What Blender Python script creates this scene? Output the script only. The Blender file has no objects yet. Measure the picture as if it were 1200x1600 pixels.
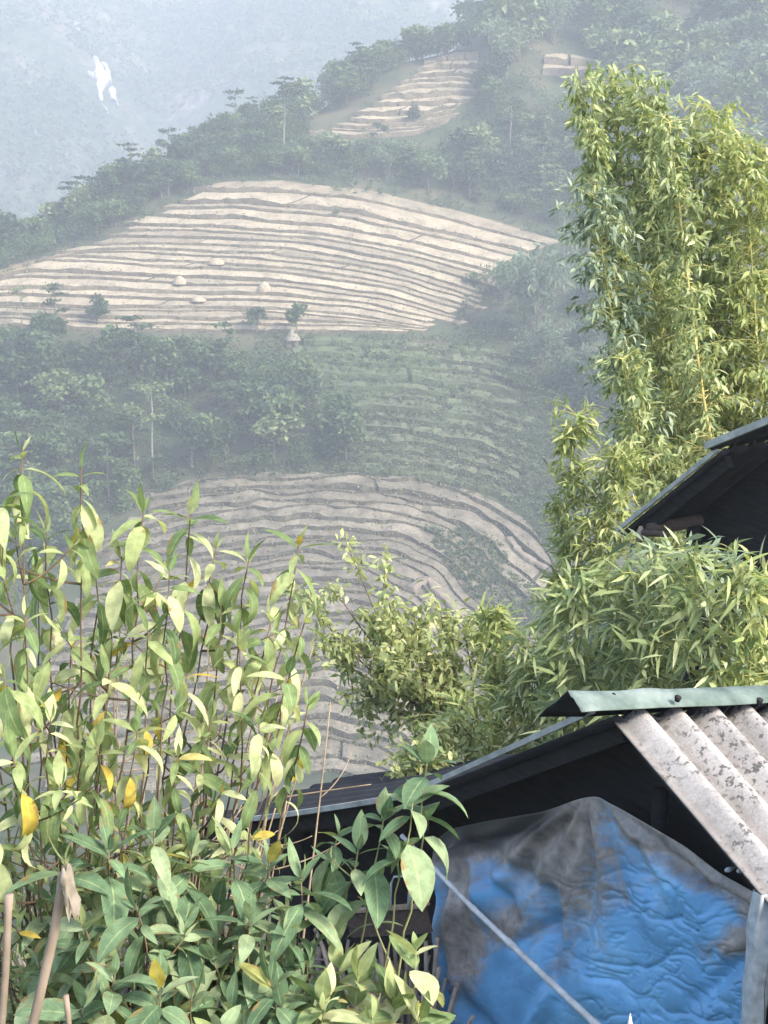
import bpy, math, random
import numpy as np
from mathutils import Vector, Matrix

C = bpy.context.scene.collection
scene = bpy.context.scene
R = math.radians
rng = np.random.default_rng(7)
random.seed(7)

# ------------------------------------------------------------------ camera
F = 2537.0                       # focal length in pixels of the 1200x1600 photograph
PITCH = -math.atan(600 / F)      # eye level runs at y = 200 of the photograph: the camera looks down the slope
cam = bpy.data.cameras.new('camera')
cam.sensor_fit = 'VERTICAL'
cam.sensor_height = 24
cam.lens = 24 * F / 1600
cam.clip_start = 0.05
cam.clip_end = 6000
co = bpy.data.objects.new('camera', cam)
C.objects.link(co)
co.rotation_euler = (math.pi / 2 + PITCH, 0, 0)
scene.camera = co

# ------------------------------------------------------------------ sky, sun, exposure
SUN_EL, SUN_AZ = R(42), R(128)   # azimuth measured clockwise from +Y (view direction)
w = bpy.data.worlds.new('World')
scene.world = w
w.use_nodes = True
nt = w.node_tree
bg = nt.nodes['Background']
sky = nt.nodes.new('ShaderNodeTexSky')
sky.sky_type = 'NISHITA'
sky.sun_disc = False
sky.sun_elevation = SUN_EL
sky.sun_rotation = SUN_AZ
sky.dust_density = 2.0
nt.links.new(sky.outputs[0], bg.inputs[0])
bg.inputs[1].default_value = 0.15
sd = bpy.data.lights.new('sun', 'SUN')
sd.energy = 2.0
sd.angle = R(12)
sd.color = (1.0, 0.95, 0.86)
so = bpy.data.objects.new('sun', sd)
C.objects.link(so)
sv = Vector((math.sin(SUN_AZ) * math.cos(SUN_EL), math.cos(SUN_AZ) * math.cos(SUN_EL), math.sin(SUN_EL)))
so.rotation_euler = sv.to_track_quat('Z', 'Y').to_euler()
so.location = sv * 50
scene.view_settings.view_transform = 'Standard'
scene.view_settings.look = 'None'
scene.view_settings.gamma = 1
scene.view_settings.exposure = 2.05
scene.cycles.use_denoising = True
scene.cycles.max_bounces = 6
scene.cycles.diffuse_bounces = 3
scene.cycles.transmission_bounces = 4
scene.cycles.volume_bounces = 1

HAZE_DENSITY = 0.00080
HAZE_COLOR = (0.70, 0.745, 0.81)

# ------------------------------------------------------------------ pixel geometry
SP, CP = math.sin(PITCH), math.cos(PITCH)


def ray(px, py):
    px = np.asarray(px, float); py = np.asarray(py, float)
    cx = (px - 600) / F; cy = (800 - py) / F
    return np.stack([cx, CP - cy * SP, SP + cy * CP], -1)


def at(px, py, Y):
    d = ray(px, py)
    return d * (np.asarray(Y, float) / d[..., 1])[..., None]


def slope_of(py):
    return math.tan(PITCH + math.atan((800 - py) / F))


def plane_hit(px, py, p0, n):
    d = ray(px, py)
    t = np.dot(p0, n) / (d @ n)
    return d * t[..., None] if np.ndim(t) else d * t


# ------------------------------------------------------------------ object helpers
def tag(o, label=None, cat=None, group=None, kind=None):
    if label: o['label'] = label
    if cat: o['category'] = cat
    if group: o['group'] = group
    if kind: o['kind'] = kind
    return o


def empty(name, loc, label=None, cat=None, group=None):
    o = bpy.data.objects.new(name, None)
    C.objects.link(o)
    o.location = [float(v) for v in loc]
    o.empty_display_size = 0.2
    return tag(o, label, cat, group)


def make_mesh(name, V, faces, mats, mi=None, smooth=True, uv=None, attr=None):
    """faces: list of (n,k) int arrays (k = 3 or 4)"""
    V = np.asarray(V, np.float32).reshape(-1, 3)
    me = bpy.data.meshes.new(name)
    faces = [np.asarray(f, np.int32) for f in faces if len(f)]
    nf = sum(len(f) for f in faces)
    loops = np.concatenate([f.ravel() for f in faces])
    sizes = np.concatenate([np.full(len(f), f.shape[1], np.int32) for f in faces])
    starts = np.concatenate([[0], np.cumsum(sizes)[:-1]]).astype(np.int32)
    me.vertices.add(len(V)); me.vertices.foreach_set('co', V.ravel())
    me.loops.add(len(loops)); me.loops.foreach_set('vertex_index', loops)
    me.polygons.add(nf)
    me.polygons.foreach_set('loop_start', starts)
    me.polygons.foreach_set('loop_total', sizes)
    if mi is not None:
        me.polygons.foreach_set('material_index', np.asarray(mi, np.int32))
    me.polygons.foreach_set('use_smooth', np.full(nf, smooth, bool))
    if uv is not None:
        l = me.uv_layers.new(name='uv')
        l.data.foreach_set('uv', np.asarray(uv, np.float32)[loops].ravel())
    if attr:
        for k, a in attr.items():
            at_ = me.attributes.new(k, 'FLOAT', 'POINT')
            at_.data.foreach_set('value', np.asarray(a, np.float32))
    for m in (mats if isinstance(mats, (list, tuple)) else [mats]):
        me.materials.append(m)
    me.update()
    me.validate()
    return me


def link(name, me, parent=None, world=True):
    """Link a mesh made in world coordinates; a child keeps those coordinates."""
    o = bpy.data.objects.new(name, me)
    C.objects.link(o)
    if parent is not None:
        o.parent = parent
        if world:
            o.matrix_parent_inverse = Matrix.Translation(parent.location).inverted()
    return o


class MB:
    """collects pieces into ONE mesh"""
    def __init__(s):
        s.V = []; s.Fq = []; s.Ft = []; s.n = 0

    def add(s, V, Q=(), T=()):
        V = np.asarray(V, float).reshape(-1, 3)
        if len(Q): s.Fq.append(np.asarray(Q, int) + s.n)
        if len(T): s.Ft.append(np.asarray(T, int) + s.n)
        s.V.append(V); s.n += len(V)

    def tube(s, P, r, k=6, cap=True):
        P = np.asarray(P, float); n = len(P)
        r = np.broadcast_to(np.asarray(r, float), (n,))
        T = np.gradient(P, axis=0)
        T /= np.linalg.norm(T, axis=1, keepdims=True) + 1e-9
        ref = np.array([0.31, 0.2, 0.93]) if abs(T[:, 2]).mean() < 0.85 else np.array([1.0, 0.1, 0])
        A = np.cross(T, ref); A /= np.linalg.norm(A, axis=1, keepdims=True) + 1e-9
        B = np.cross(T, A)
        a = np.linspace(0, 2 * np.pi, k, endpoint=False)
        V = P[:, None] + r[:, None, None] * (np.cos(a)[None, :, None] * A[:, None] + np.sin(a)[None, :, None] * B[:, None])
        i = np.arange(n - 1)[:, None]; j = np.arange(k)[None]
        Q = np.stack([i * k + j, i * k + (j + 1) % k, (i + 1) * k + (j + 1) % k, (i + 1) * k + j], -1).reshape(-1, 4)
        V = V.reshape(-1, 3)
        Tt = []
        if cap:
            V = np.vstack([V, P[0], P[-1]])
            m = n * k
            for jj in range(k):
                Tt.append((m, (jj + 1) % k, jj)); Tt.append((m + 1, (n - 1) * k + jj, (n - 1) * k + (jj + 1) % k))
        s.add(V, Q, Tt)

    def box(s, c, ax, ay, az):
        """box with centre c and half-axis vectors"""
        c, ax, ay, az = (np.asarray(v, float) for v in (c, ax, ay, az))
        V = [c + i * ax + j * ay + k * az for k in (-1, 1) for j in (-1, 1) for i in (-1, 1)]
        s.add(V, [(0, 2, 3, 1), (4, 5, 7, 6), (0, 1, 5, 4), (2, 6, 7, 3), (0, 4, 6, 2), (1, 3, 7, 5)])

    def beam(s, a, b, wd, ht, up=(0, 0, 1)):
        a = np.asarray(a, float); b = np.asarray(b, float)
        d = b - a; L = np.linalg.norm(d); d /= L
        sx = np.cross(d, up); sx /= np.linalg.norm(sx)
        u = np.cross(sx, d)
        s.box((a + b) / 2, d * L / 2, sx * wd / 2, u * ht / 2)

    def mesh(s, name, mat, smooth=False, **kw):
        return make_mesh(name, np.vstack(s.V), ([np.vstack(s.Fq)] if s.Fq else []) + ([np.vstack(s.Ft)] if s.Ft else []), mat, smooth=smooth, **kw)

    def obj(s, name, mat, parent=None, smooth=False):
        return link(name, s.mesh(name, mat, smooth), parent)


def sheet_grid(P):
    """(n,m,3) grid of points -> verts, quads"""
    n, m = P.shape[:2]
    i = np.arange(n - 1)[:, None]; j = np.arange(m - 1)[None]
    Q = np.stack([i * m + j, i * m + j + 1, (i + 1) * m + j + 1, (i + 1) * m + j], -1).reshape(-1, 4)
    return P.reshape(-1, 3), Q


def solid_sheet(P, N, th):
    """grid with thickness th along normals -N"""
    n, m = P.shape[:2]
    V1, Q1 = sheet_grid(P)
    V2 = (P - N * th).reshape(-1, 3)
    Q = [Q1, Q1[:, ::-1] + n * m]
    b = list(range(m)) + [i * m + m - 1 for i in range(1, n)] + [(n - 1) * m + j for j in range(m - 2, -1, -1)] + [i * m for i in range(n - 2, 0, -1)]
    b = np.array(b); c = np.roll(b, -1)
    Q.append(np.stack([b, b + n * m, c + n * m, c], -1))
    return np.vstack([V1, V2]), np.vstack(Q)


# ------------------------------------------------------------------ noise
def _h(ix, iy, seed):
    v = (ix * 374761393 + iy * 668265263 + seed * 1442695041) & 0xFFFFFFFF
    v = ((v ^ (v >> 13)) * 1274126177) & 0xFFFFFFFF
    return ((v ^ (v >> 16)) & 0xFFFFFF) / 0xFFFFFF * 2 - 1


def vnoise(x, y, seed=0):
    x = np.asarray(x, float); y = np.asarray(y, float)
    ix = np.floor(x).astype(np.int64); iy = np.floor(y).astype(np.int64)
    fx = x - ix; fy = y - iy
    fx = fx * fx * (3 - 2 * fx); fy = fy * fy * (3 - 2 * fy)
    a = _h(ix, iy, seed); b = _h(ix + 1, iy, seed); c = _h(ix, iy + 1, seed); d = _h(ix + 1, iy + 1, seed)
    return (a * (1 - fx) + b * fx) * (1 - fy) + (c * (1 - fx) + d * fx) * fy


def fbm(x, y, seed=0, octv=4):
    s = 0; a = 1; t = 0
    for k in range(octv):
        s = s + a * vnoise(np.asarray(x) * 2 ** k, np.asarray(y) * 2 ** k, seed + k * 17); t += a; a *= 0.5
    return s / t


# ------------------------------------------------------------------ materials
def newmat(name):
    m = bpy.data.materials.new(name)
    m.use_nodes = True
    n = m.node_tree.nodes; l = m.node_tree.links
    b = n['Principled BSDF']
    b.inputs['Specular IOR Level'].default_value = 0.12
    return m, n, l, b


def ramp(n, stops):
    r = n.new('ShaderNodeValToRGB')
    e = r.color_ramp.elements
    while len(e) < len(stops): e.new(0.5)
    for el, (p, c) in zip(e, stops):
        el.position = p
        el.color = (c[0], c[1], c[2], 1) if isinstance(c, (tuple, list)) else (c, c, c, 1)
    return r


def noise_node(n, l, scale, detail=4, rough=0.55, coord='Object', stretch=None):
    tc = n.new('ShaderNodeTexCoord')
    t = n.new('ShaderNodeTexNoise')
    t.inputs['Scale'].default_value = scale
    t.inputs['Detail'].default_value = detail
    t.inputs['Roughness'].default_value = rough
    if stretch:
        mp = n.new('ShaderNodeMapping')
        mp.inputs['Scale'].default_value = stretch
        l.new(tc.outputs[coord], mp.inputs[0]); l.new(mp.outputs[0], t.inputs[0])
    else:
        l.new(tc.outputs[coord], t.inputs[0])
    return t


def mix(n, l, fac, a, b, mode='MIX'):
    m = n.new('ShaderNodeMix'); m.data_type = 'RGBA'; m.blend_type = mode
    for s, v in ((0, fac), (6, a), (7, b)):
        if hasattr(v, 'is_output'): l.new(v, m.inputs[s])
        else: m.inputs[s].default_value = v if s == 0 else (v[0], v[1], v[2], 1)
    return m.outputs[2]


def bump(n, l, b, h, strength=0.4, dist=0.02):
    bp = n.new('ShaderNodeBump')
    bp.inputs['Strength'].default_value = strength
    bp.inputs['Distance'].default_value = dist
    l.new(h, bp.inputs['Height']); l.new(bp.outputs[0], b.inputs['Normal'])


def noisy(name, stops, scale, rough=0.85, bstr=0.0, bdist=0.02, detail=5, stretch=None, lo=0.3, hi=0.7):
    m, n, l, b = newmat(name)
    t = noise_node(n, l, scale, detail, stretch=stretch)
    k = len(stops)
    r = ramp(n, [(lo + (hi - lo) * i / max(1, k - 1), c) for i, c in enumerate(stops)])
    l.new(t.outputs[0], r.inputs[0]); l.new(r.outputs[0], b.inputs['Base Color'])
    b.inputs['Roughness'].default_value = rough
    if bstr: bump(n, l, b, t.outputs[0], bstr, bdist)
    return m


def foliage(name, stops, transl=0.3, rough=0.55, per_object=0.0, veins=False, spec=0.25):
    """leaf colour differs leaf by leaf (random per island) and tree by tree"""
    m, n, l, b = newmat(name)
    g = n.new('ShaderNodeNewGeometry')
    fac = g.outputs['Random Per Island']
    if per_object:
        oi = n.new('ShaderNodeObjectInfo')
        mx = n.new('ShaderNodeMix'); mx.inputs[0].default_value = per_object
        l.new(fac, mx.inputs[2]); l.new(oi.outputs['Random'], mx.inputs[3])
        fac = mx.outputs[0]
    r = ramp(n, stops)
    l.new(fac, r.inputs[0])
    col = r.outputs[0]
    if veins:
        uv = n.new('ShaderNodeUVMap'); uv.uv_map = 'uv'
        sp = n.new('ShaderNodeSeparateXYZ'); l.new(uv.outputs[0], sp.inputs[0])
        ab = n.new('ShaderNodeMath'); ab.operation = 'ABSOLUTE'; l.new(sp.outputs[1], ab.inputs[0])
        # side veins: slanted stripes that leave the midrib
        ma = n.new('ShaderNodeMath'); ma.operation = 'MULTIPLY_ADD'
        ma.inputs[1].default_value = -0.28; l.new(ab.outputs[0], ma.inputs[0]); l.new(sp.outputs[0], ma.inputs[2])
        mu = n.new('ShaderNodeMath'); mu.operation = 'MULTIPLY'; mu.inputs[1].default_value = 62; l.new(ma.outputs[0], mu.inputs[0])
        sn = n.new('ShaderNodeMath'); sn.operation = 'SINE'; l.new(mu.outputs[0], sn.inputs[0])
        rv = ramp(n, [(0.80, 0.0), (1.0, 0.16)]); l.new(sn.outputs[0], rv.inputs[0])
        rm = ramp(n, [(0.02, 0.5), (0.10, 0.0)]); l.new(ab.outputs[0], rm.inputs[0])
        ad = n.new('ShaderNodeMath'); ad.operation = 'MAXIMUM'; l.new(rv.outputs[0], ad.inputs[0]); l.new(rm.outputs[0], ad.inputs[1])
        col = mix(n, l, ad.outputs[0], col, (0.42, 0.47, 0.22))
        t = noise_node(n, l, 40, 3)
        rn = ramp(n, [(0.35, 0.72), (0.65, 1.12)]); l.new(t.outputs[0], rn.inputs[0])
        col = mix(n, l, 1.0, col, rn.outputs[0], 'MULTIPLY')
        tb_ = noise_node(n, l, 22, 4, 0.65)
        ed = n.new('ShaderNodeMath'); ed.operation = 'MULTIPLY_ADD'; ed.inputs[1].default_value = 0.22; l.new(ab.outputs[0], ed.inputs[0]); l.new(tb_.outputs[0], ed.inputs[2])
        rb = ramp(n, [(0.74, 0.0), (0.82, 0.85)]); l.new(ed.outputs[0], rb.inputs[0])
        col = mix(n, l, rb.outputs[0], col, (0.23, 0.15, 0.06))
        bump(n, l, b, ad.outputs[0], 0.25, 0.002)
    l.new(col, b.inputs['Base Color'])
    b.inputs['Roughness'].default_value = rough
    b.inputs['Specular IOR Level'].default_value = spec
    tr = n.new('ShaderNodeBsdfTranslucent')
    l.new(mix(n, l, 1.0, col, (1.25, 1.2, 0.7), 'MULTIPLY'), tr.inputs[0])
    ms = n.new('ShaderNodeMixShader'); ms.inputs[0].default_value = transl
    l.new(b.outputs[0], ms.inputs[1]); l.new(tr.outputs[0], ms.inputs[2])
    l.new(ms.outputs[0], n['Material Output'].inputs[0])
    return m


M = {}
M['soil'] = noisy('hill_soil', [(0.03, 0.045, 0.022), (0.055, 0.065, 0.035), (0.11, 0.095, 0.06)], 0.09, 0.95, 0.5, 0.5)
M['near_soil'] = M['soil']
M['tree_leaf'] = foliage('tree_leaf', [(0, (0.025, 0.045, 0.022)), (0.4, (0.05, 0.085, 0.032)), (0.75, (0.115, 0.16, 0.06)), (1, (0.25, 0.28, 0.13))], 0.22, 0.6, 0.7)
M['tree_leaf_pale'] = foliage('tree_leaf_pale', [(0, (0.06, 0.10, 0.04)), (0.6, (0.11, 0.16, 0.06)), (1, (0.19, 0.23, 0.10))], 0.25, 0.6, 0.4)
M['trunk'] = noisy('tree_bark', [(0.10, 0.085, 0.065), (0.2, 0.18, 0.14)], 3, 0.9)
M['pale_trunk'] = noisy('pale_bark', [(0.17, 0.16, 0.14), (0.28, 0.265, 0.23)], 3, 0.9)
M['shrub_cover'] = foliage('shrub_cover', [(0, (0.04, 0.065, 0.03)), (0.5, (0.075, 0.105, 0.045)), (0.9, (0.13, 0.16, 0.075)), (1, (0.24, 0.22, 0.13))], 0.2, 0.7)
M['riser_grass'] = foliage('riser_grass', [(0, (0.06, 0.075, 0.035)), (0.5, (0.13, 0.13, 0.065)), (1, (0.27, 0.235, 0.14))], 0.2, 0.7)


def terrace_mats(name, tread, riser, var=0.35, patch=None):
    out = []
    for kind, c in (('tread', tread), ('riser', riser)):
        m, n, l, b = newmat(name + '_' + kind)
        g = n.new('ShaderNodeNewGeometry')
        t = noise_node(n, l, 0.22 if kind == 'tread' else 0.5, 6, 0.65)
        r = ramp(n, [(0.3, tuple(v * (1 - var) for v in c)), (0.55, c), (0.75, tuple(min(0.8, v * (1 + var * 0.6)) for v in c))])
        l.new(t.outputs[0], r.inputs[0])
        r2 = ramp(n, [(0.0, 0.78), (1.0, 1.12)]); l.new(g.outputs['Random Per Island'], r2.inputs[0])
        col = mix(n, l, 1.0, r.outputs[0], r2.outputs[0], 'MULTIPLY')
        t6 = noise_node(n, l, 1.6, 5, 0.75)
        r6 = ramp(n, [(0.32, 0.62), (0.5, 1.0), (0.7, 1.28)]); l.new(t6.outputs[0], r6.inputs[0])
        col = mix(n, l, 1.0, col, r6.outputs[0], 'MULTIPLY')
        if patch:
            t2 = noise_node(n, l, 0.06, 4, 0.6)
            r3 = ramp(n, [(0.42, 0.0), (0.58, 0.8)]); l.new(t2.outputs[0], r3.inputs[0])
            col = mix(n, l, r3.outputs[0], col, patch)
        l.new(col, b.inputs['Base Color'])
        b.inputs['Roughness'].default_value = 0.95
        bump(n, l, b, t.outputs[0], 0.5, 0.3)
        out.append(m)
    return out


# ------------------------------------------------------------------ terrain
NEAR = [(-60, 3), (-10, -1.2), (0, -1.6), (1.5, -1.95), (3, -2.9), (5, -4.05), (7, -5.25), (9, -6.3), (11, -7.3), (15, -9.2), (20, -11.4), (40, -21), (60, -31), (100, -49.5), (150, -69), (200, -87)]
COLS = {
    -700: [(110, 1190), (140, 1015), (185, 800), (230, 690), (270, 590), (310, 520), (340, 490), (420, 600), (520, 760)],
    0: [(110, 1190), (140, 1010), (185, 780), (230, 640), (270, 515), (305, 430), (335, 395), (400, 455), (520, 680)],
    200: [(110, 1190), (140, 1005), (185, 770), (230, 640), (270, 517), (310, 435), (350, 345), (385, 290), (440, 330), (540, 520)],
    400: [(110, 1190), (140, 1000), (185, 748), (230, 630), (270, 517), (310, 430), (350, 330), (375, 284), (410, 235), (450, 190), (540, 300)],
    600: [(110, 1190), (140, 1000), (185, 746), (230, 630), (270, 515), (310, 432), (350, 345), (380, 300), (430, 212), (460, 152), (490, 110), (510, 98), (600, 240)],
    800: [(110, 1190), (140, 1010), (185, 790), (230, 660), (270, 545), (310, 460), (350, 395), (390, 345), (430, 240), (480, 118), (540, 10), (600, -70), (690, 40)],
    1000: [(110, 1180), (140, 1020), (185, 800), (230, 670), (270, 560), (310, 480), (350, 415), (390, 350), (450, 235), (520, 105), (600, -40), (690, -160), (760, -60)],
    1200: [(110, 1170), (140, 1010), (185, 800), (230, 660), (270, 555), (310, 475), (350, 410), (390, 340), (450, 220), (520, 85), (600, -60), (700, -200), (780, -120)],
    1900: [(110, 1160), (140, 1000), (185, 800), (230, 660), (270, 555), (310, 470), (350, 400), (390, 320), (450, 190), (520, 60), (600, -90), (700, -230), (780, -150)],
}
OLD = [110, 140, 160, 185, 230, 270, 310, 350, 390, 430, 480, 520, 600, 700, 780]
NEW = [220, 240, 258, 279, 300, 322, 342, 365, 385, 406, 432, 455, 510, 580, 650]
YT = np.arange(-60, 1001, 1.0)
PXT = np.arange(-700, 1901, 20.0)


def _tab():
    keys = sorted(COLS)
    Z = []
    for k in keys:
        pts = NEAR + [(Y, slope_of(py) * Y) for Y, py in ((float(np.interp(q, OLD, NEW)), py) for q, py in COLS[k])]
        yl, zl = pts[-1]
        pts = pts + [(max(yl + 90, 740), -118), (1200, -130)]
        z = np.interp(YT, [p[0] for p in pts], [p[1] for p in pts])
        ker = np.hanning(19); ker /= ker.sum()
        zs = np.convolve(np.pad(z, 9, mode='edge'), ker, 'valid')
        wgt = np.clip((YT - 30) / 40, 0, 1)
        ker2 = np.hanning(5); ker2 /= ker2.sum()
        zn = np.convolve(np.pad(z, 2, mode='edge'), ker2, 'valid')
        Z.append(zs * wgt + zn * (1 - wgt))
    Z = np.array(Z)
    T = np.array([np.interp(PXT, keys, Z[:, i]) for i in range(len(YT))]).T
    ker = np.hanning(9); ker /= ker.sum()
    T = np.apply_along_axis(lambda a: np.convolve(np.pad(a, 4, mode='edge'), ker, 'valid'), 0, T)
    return T


TAB = _tab()


def H(x, y):
    x = np.asarray(x, float); y = np.asarray(y, float)
    px = np.clip(600 + F * x / np.maximum(y, 25), -700, 1899.9)
    yy = np.clip(y, -60, 998.9)
    i = ((px + 700) / 20); j = yy + 60
    i0 = i.astype(int); j0 = j.astype(int)
    fi = i - i0; fj = j - j0
    z = (TAB[i0, j0] * (1 - fi) + TAB[i0 + 1, j0] * fi) * (1 - fj) + (TAB[i0, j0 + 1] * (1 - fi) + TAB[i0 + 1, j0 + 1] * fi) * fj
    far = np.clip((y - 95) / 60, 0, 1)
    z = z + far * 0.7 * fbm(x / 26, y / 26, 3, 3)
    near = np.clip((40 - np.abs(y)) / 20, 0, 1)
    z = z + near * 0.06 * fbm(x / 1.7, y / 1.7, 5, 3)
    return z


RY = np.arange(92, 740, 1.0)


def ground_hit(px, py, ystart=196):
    px = np.atleast_1d(np.asarray(px, float)); py = np.atleast_1d(np.asarray(py, float))
    d = ray(px, py)
    sx = d[:, 0] / d[:, 1]; sz = d[:, 2] / d[:, 1]
    Y = RY[RY >= ystart][None]
    diff = sz[:, None] * Y - H(sx[:, None] * Y, np.broadcast_to(Y, (len(px), Y.shape[1])))
    below = diff < 0
    hit = below.any(1)
    k = np.argmax(below, 1); k = np.maximum(k, 1)
    r = np.arange(len(px))
    a = diff[r, k - 1]; b = diff[r, k]
    y = Y[0][k - 1] + np.where(hit, a / np.maximum(a - b, 1e-6), 0)
    # a ray that just clears a crest is set down on that crest
    near = np.where(Y[0][None] > 150, diff, 1e9) / Y
    kk = np.argmin(near, 1)
    y = np.where(hit, y, Y[0][kk])
    P = np.stack([sx * y, y, np.where(hit, sz * y, H(sx * y, y))], -1)
    return P, hit


def build_terrain():
    u = np.linspace(-1, 1, 261)
    xs = np.sinh(u * 3.6) / np.sinh(3.6) * 900
    v = np.linspace(0, 1, 420)
    ys = -60 + 1060 * (0.25 * v + 0.75 * v ** 2.0)
    X, Y = np.meshgrid(xs, ys)
    P = np.stack([X, Y, H(X, Y)], -1)
    Vv, Q = sheet_grid(P)
    o = link('terrain', make_mesh('terrain', Vv, [Q], M['soil']))
    tag(o, kind='structure')


build_terrain()

# ------------------------------------------------------------------ far mountain


def HM(x, y):
    """steep face behind the ridge, with a gully that runs down left of the middle"""
    px = 600 + F * x / y
    base = -122 + (y - 800) * 0.43
    g = np.exp(-((px - (255 + 0.14 * (y - 1150))) / 95) ** 2)
    spur = 38 * np.exp(-((px - 20) / 190) ** 2) + 42 * np.exp(-((px - 560) / 230) ** 2)
    z = base - 32 * g + spur * np.clip((y - 800) / 300, 0, 1)
    z = z + 16 * fbm(x / 120, y / 120, 21, 5) + 7 * np.abs(fbm(x / 24, y / 24, 31, 3)) + 5.5 * fbm(x / 8, y / 8, 77, 3)
    return z


def build_mountain():
    xs = np.linspace(-1100, 1300, 560); ys = np.linspace(790, 1600, 360)
    X, Y = np.meshgrid(xs, ys)
    Z = HM(X, Y)
    m, n, l, b = newmat('mountain_forest')
    t = noise_node(n, l, 0.012, 7, 0.68)
    r = ramp(n, [(0.36, (0.02, 0.035, 0.02)), (0.48, (0.035, 0.05, 0.028)), (0.58, (0.085, 0.08, 0.06)), (0.72, (0.24, 0.195, 0.165))])
    l.new(t.outputs[0], r.inputs[0])
    t2 = noise_node(n, l, 0.16, 6, 0.75)
    r2 = ramp(n, [(0.38, 0.3), (0.62, 1.9)]); l.new(t2.outputs[0], r2.inputs[0])
    l.new(mix(n, l, 1.0, r.outputs[0], r2.outputs[0], 'MULTIPLY'), b.inputs['Base Color'])
    b.inputs['Roughness'].default_value = 1
    Vv, Q = sheet_grid(np.stack([X, Y, Z], -1))
    o = link('mountain', make_mesh('mountain', Vv, [Q], m))
    tag(o, kind='structure')


build_mountain()


def mountain_hit(px, py):
    d = ray(px, py); sx = d[..., 0] / d[..., 1]; sz = d[..., 2] / d[..., 1]
    Y = np.arange(800, 1600, 2.0)
    df = sz * Y - HM(sx * Y, Y)
    k = int(np.argmax(df < 0))
    return np.array([sx * Y[k], Y[k], sz * Y[k]])


def build_waterfall():
    mb = MB()
    strands = [[(150, 93, 9), (154, 108, 18), (157, 122, 20), (160, 135, 15)],
               [(152, 120, 13), (156, 134, 11), (158, 148, 7), (159, 163, 4)],
               [(164, 104, 9), (169, 116, 12), (170, 130, 9)],
               [(165, 126, 8), (173, 140, 11), (176, 152, 9), (179, 164, 7)],
               [(140, 118, 6), (146, 120, 8), (152, 122, 8)], [(164, 171, 4), (167, 176, 5), (168, 180, 3)]]
    for st in strands:
        st = np.array(st, float)
        t = np.linspace(0, len(st) - 1, 16)
        px = np.interp(t, range(len(st)), st[:, 0]) + 1.8 * vnoise(t * 2.3, t * 0 + st[0, 0])
        py = np.interp(t, range(len(st)), st[:, 1])
        wd = np.interp(t, range(len(st)), st[:, 2]) * (1 + 0.35 * vnoise(t * 3, t * 0 + 9 + st[0, 1]))
        rows = []
        for a, b_, c in zip(px, py, wd):
            P = mountain_hit(a, b_)
            n_ = np.array([0, -0.7, 0.7])
            h = c / 2 / F * P[1]
            rows.append([P + n_ * 1.5 + np.array([s * h, 0, 0]) + n_ * 3.0 * math.sqrt(max(0, 1 - s * s)) for s in np.linspace(-1, 1, 7)])
        V_, Q = solid_sheet(np.array(rows), np.array([0, -0.7, 0.7]), 6)
        mb.add(V_, Q)
    m, n, l, b = newmat('white_water')
    b.inputs['Base Color'].default_value = (0.46, 0.46, 0.47, 1); b.inputs['Roughness'].default_value = 0.5
    o = mb.obj('waterfall', m, smooth=True)
    tag(o, 'small white waterfall in two strands far off on the hazy mountainside', 'waterfall')


build_waterfall()

# ------------------------------------------------------------------ terraced fields


def resample(pl, S):
    pl = np.array(pl, float)
    d = np.concatenate([[0], np.cumsum(np.linalg.norm(np.diff(pl, axis=0), axis=1))])
    t = np.linspace(0, d[-1], S)
    # rounded corners
    P = np.stack([np.interp(t, d, pl[:, 0]), np.interp(t, d, pl[:, 1])], -1)
    k = max(3, S // 17) | 1
    ker = np.hanning(k + 2)[1:-1]; ker /= ker.sum()
    Q = P.copy()
    for c in range(2):
        ext = np.concatenate([2 * P[0, c] - P[k // 2:0:-1, c], P[:, c], 2 * P[-1, c] - P[-2:-k // 2 - 1:-1, c]])
        Q[:, c] = np.convolve(ext, ker, 'valid')
    return Q


TERRACE_EDGES = []


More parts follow.
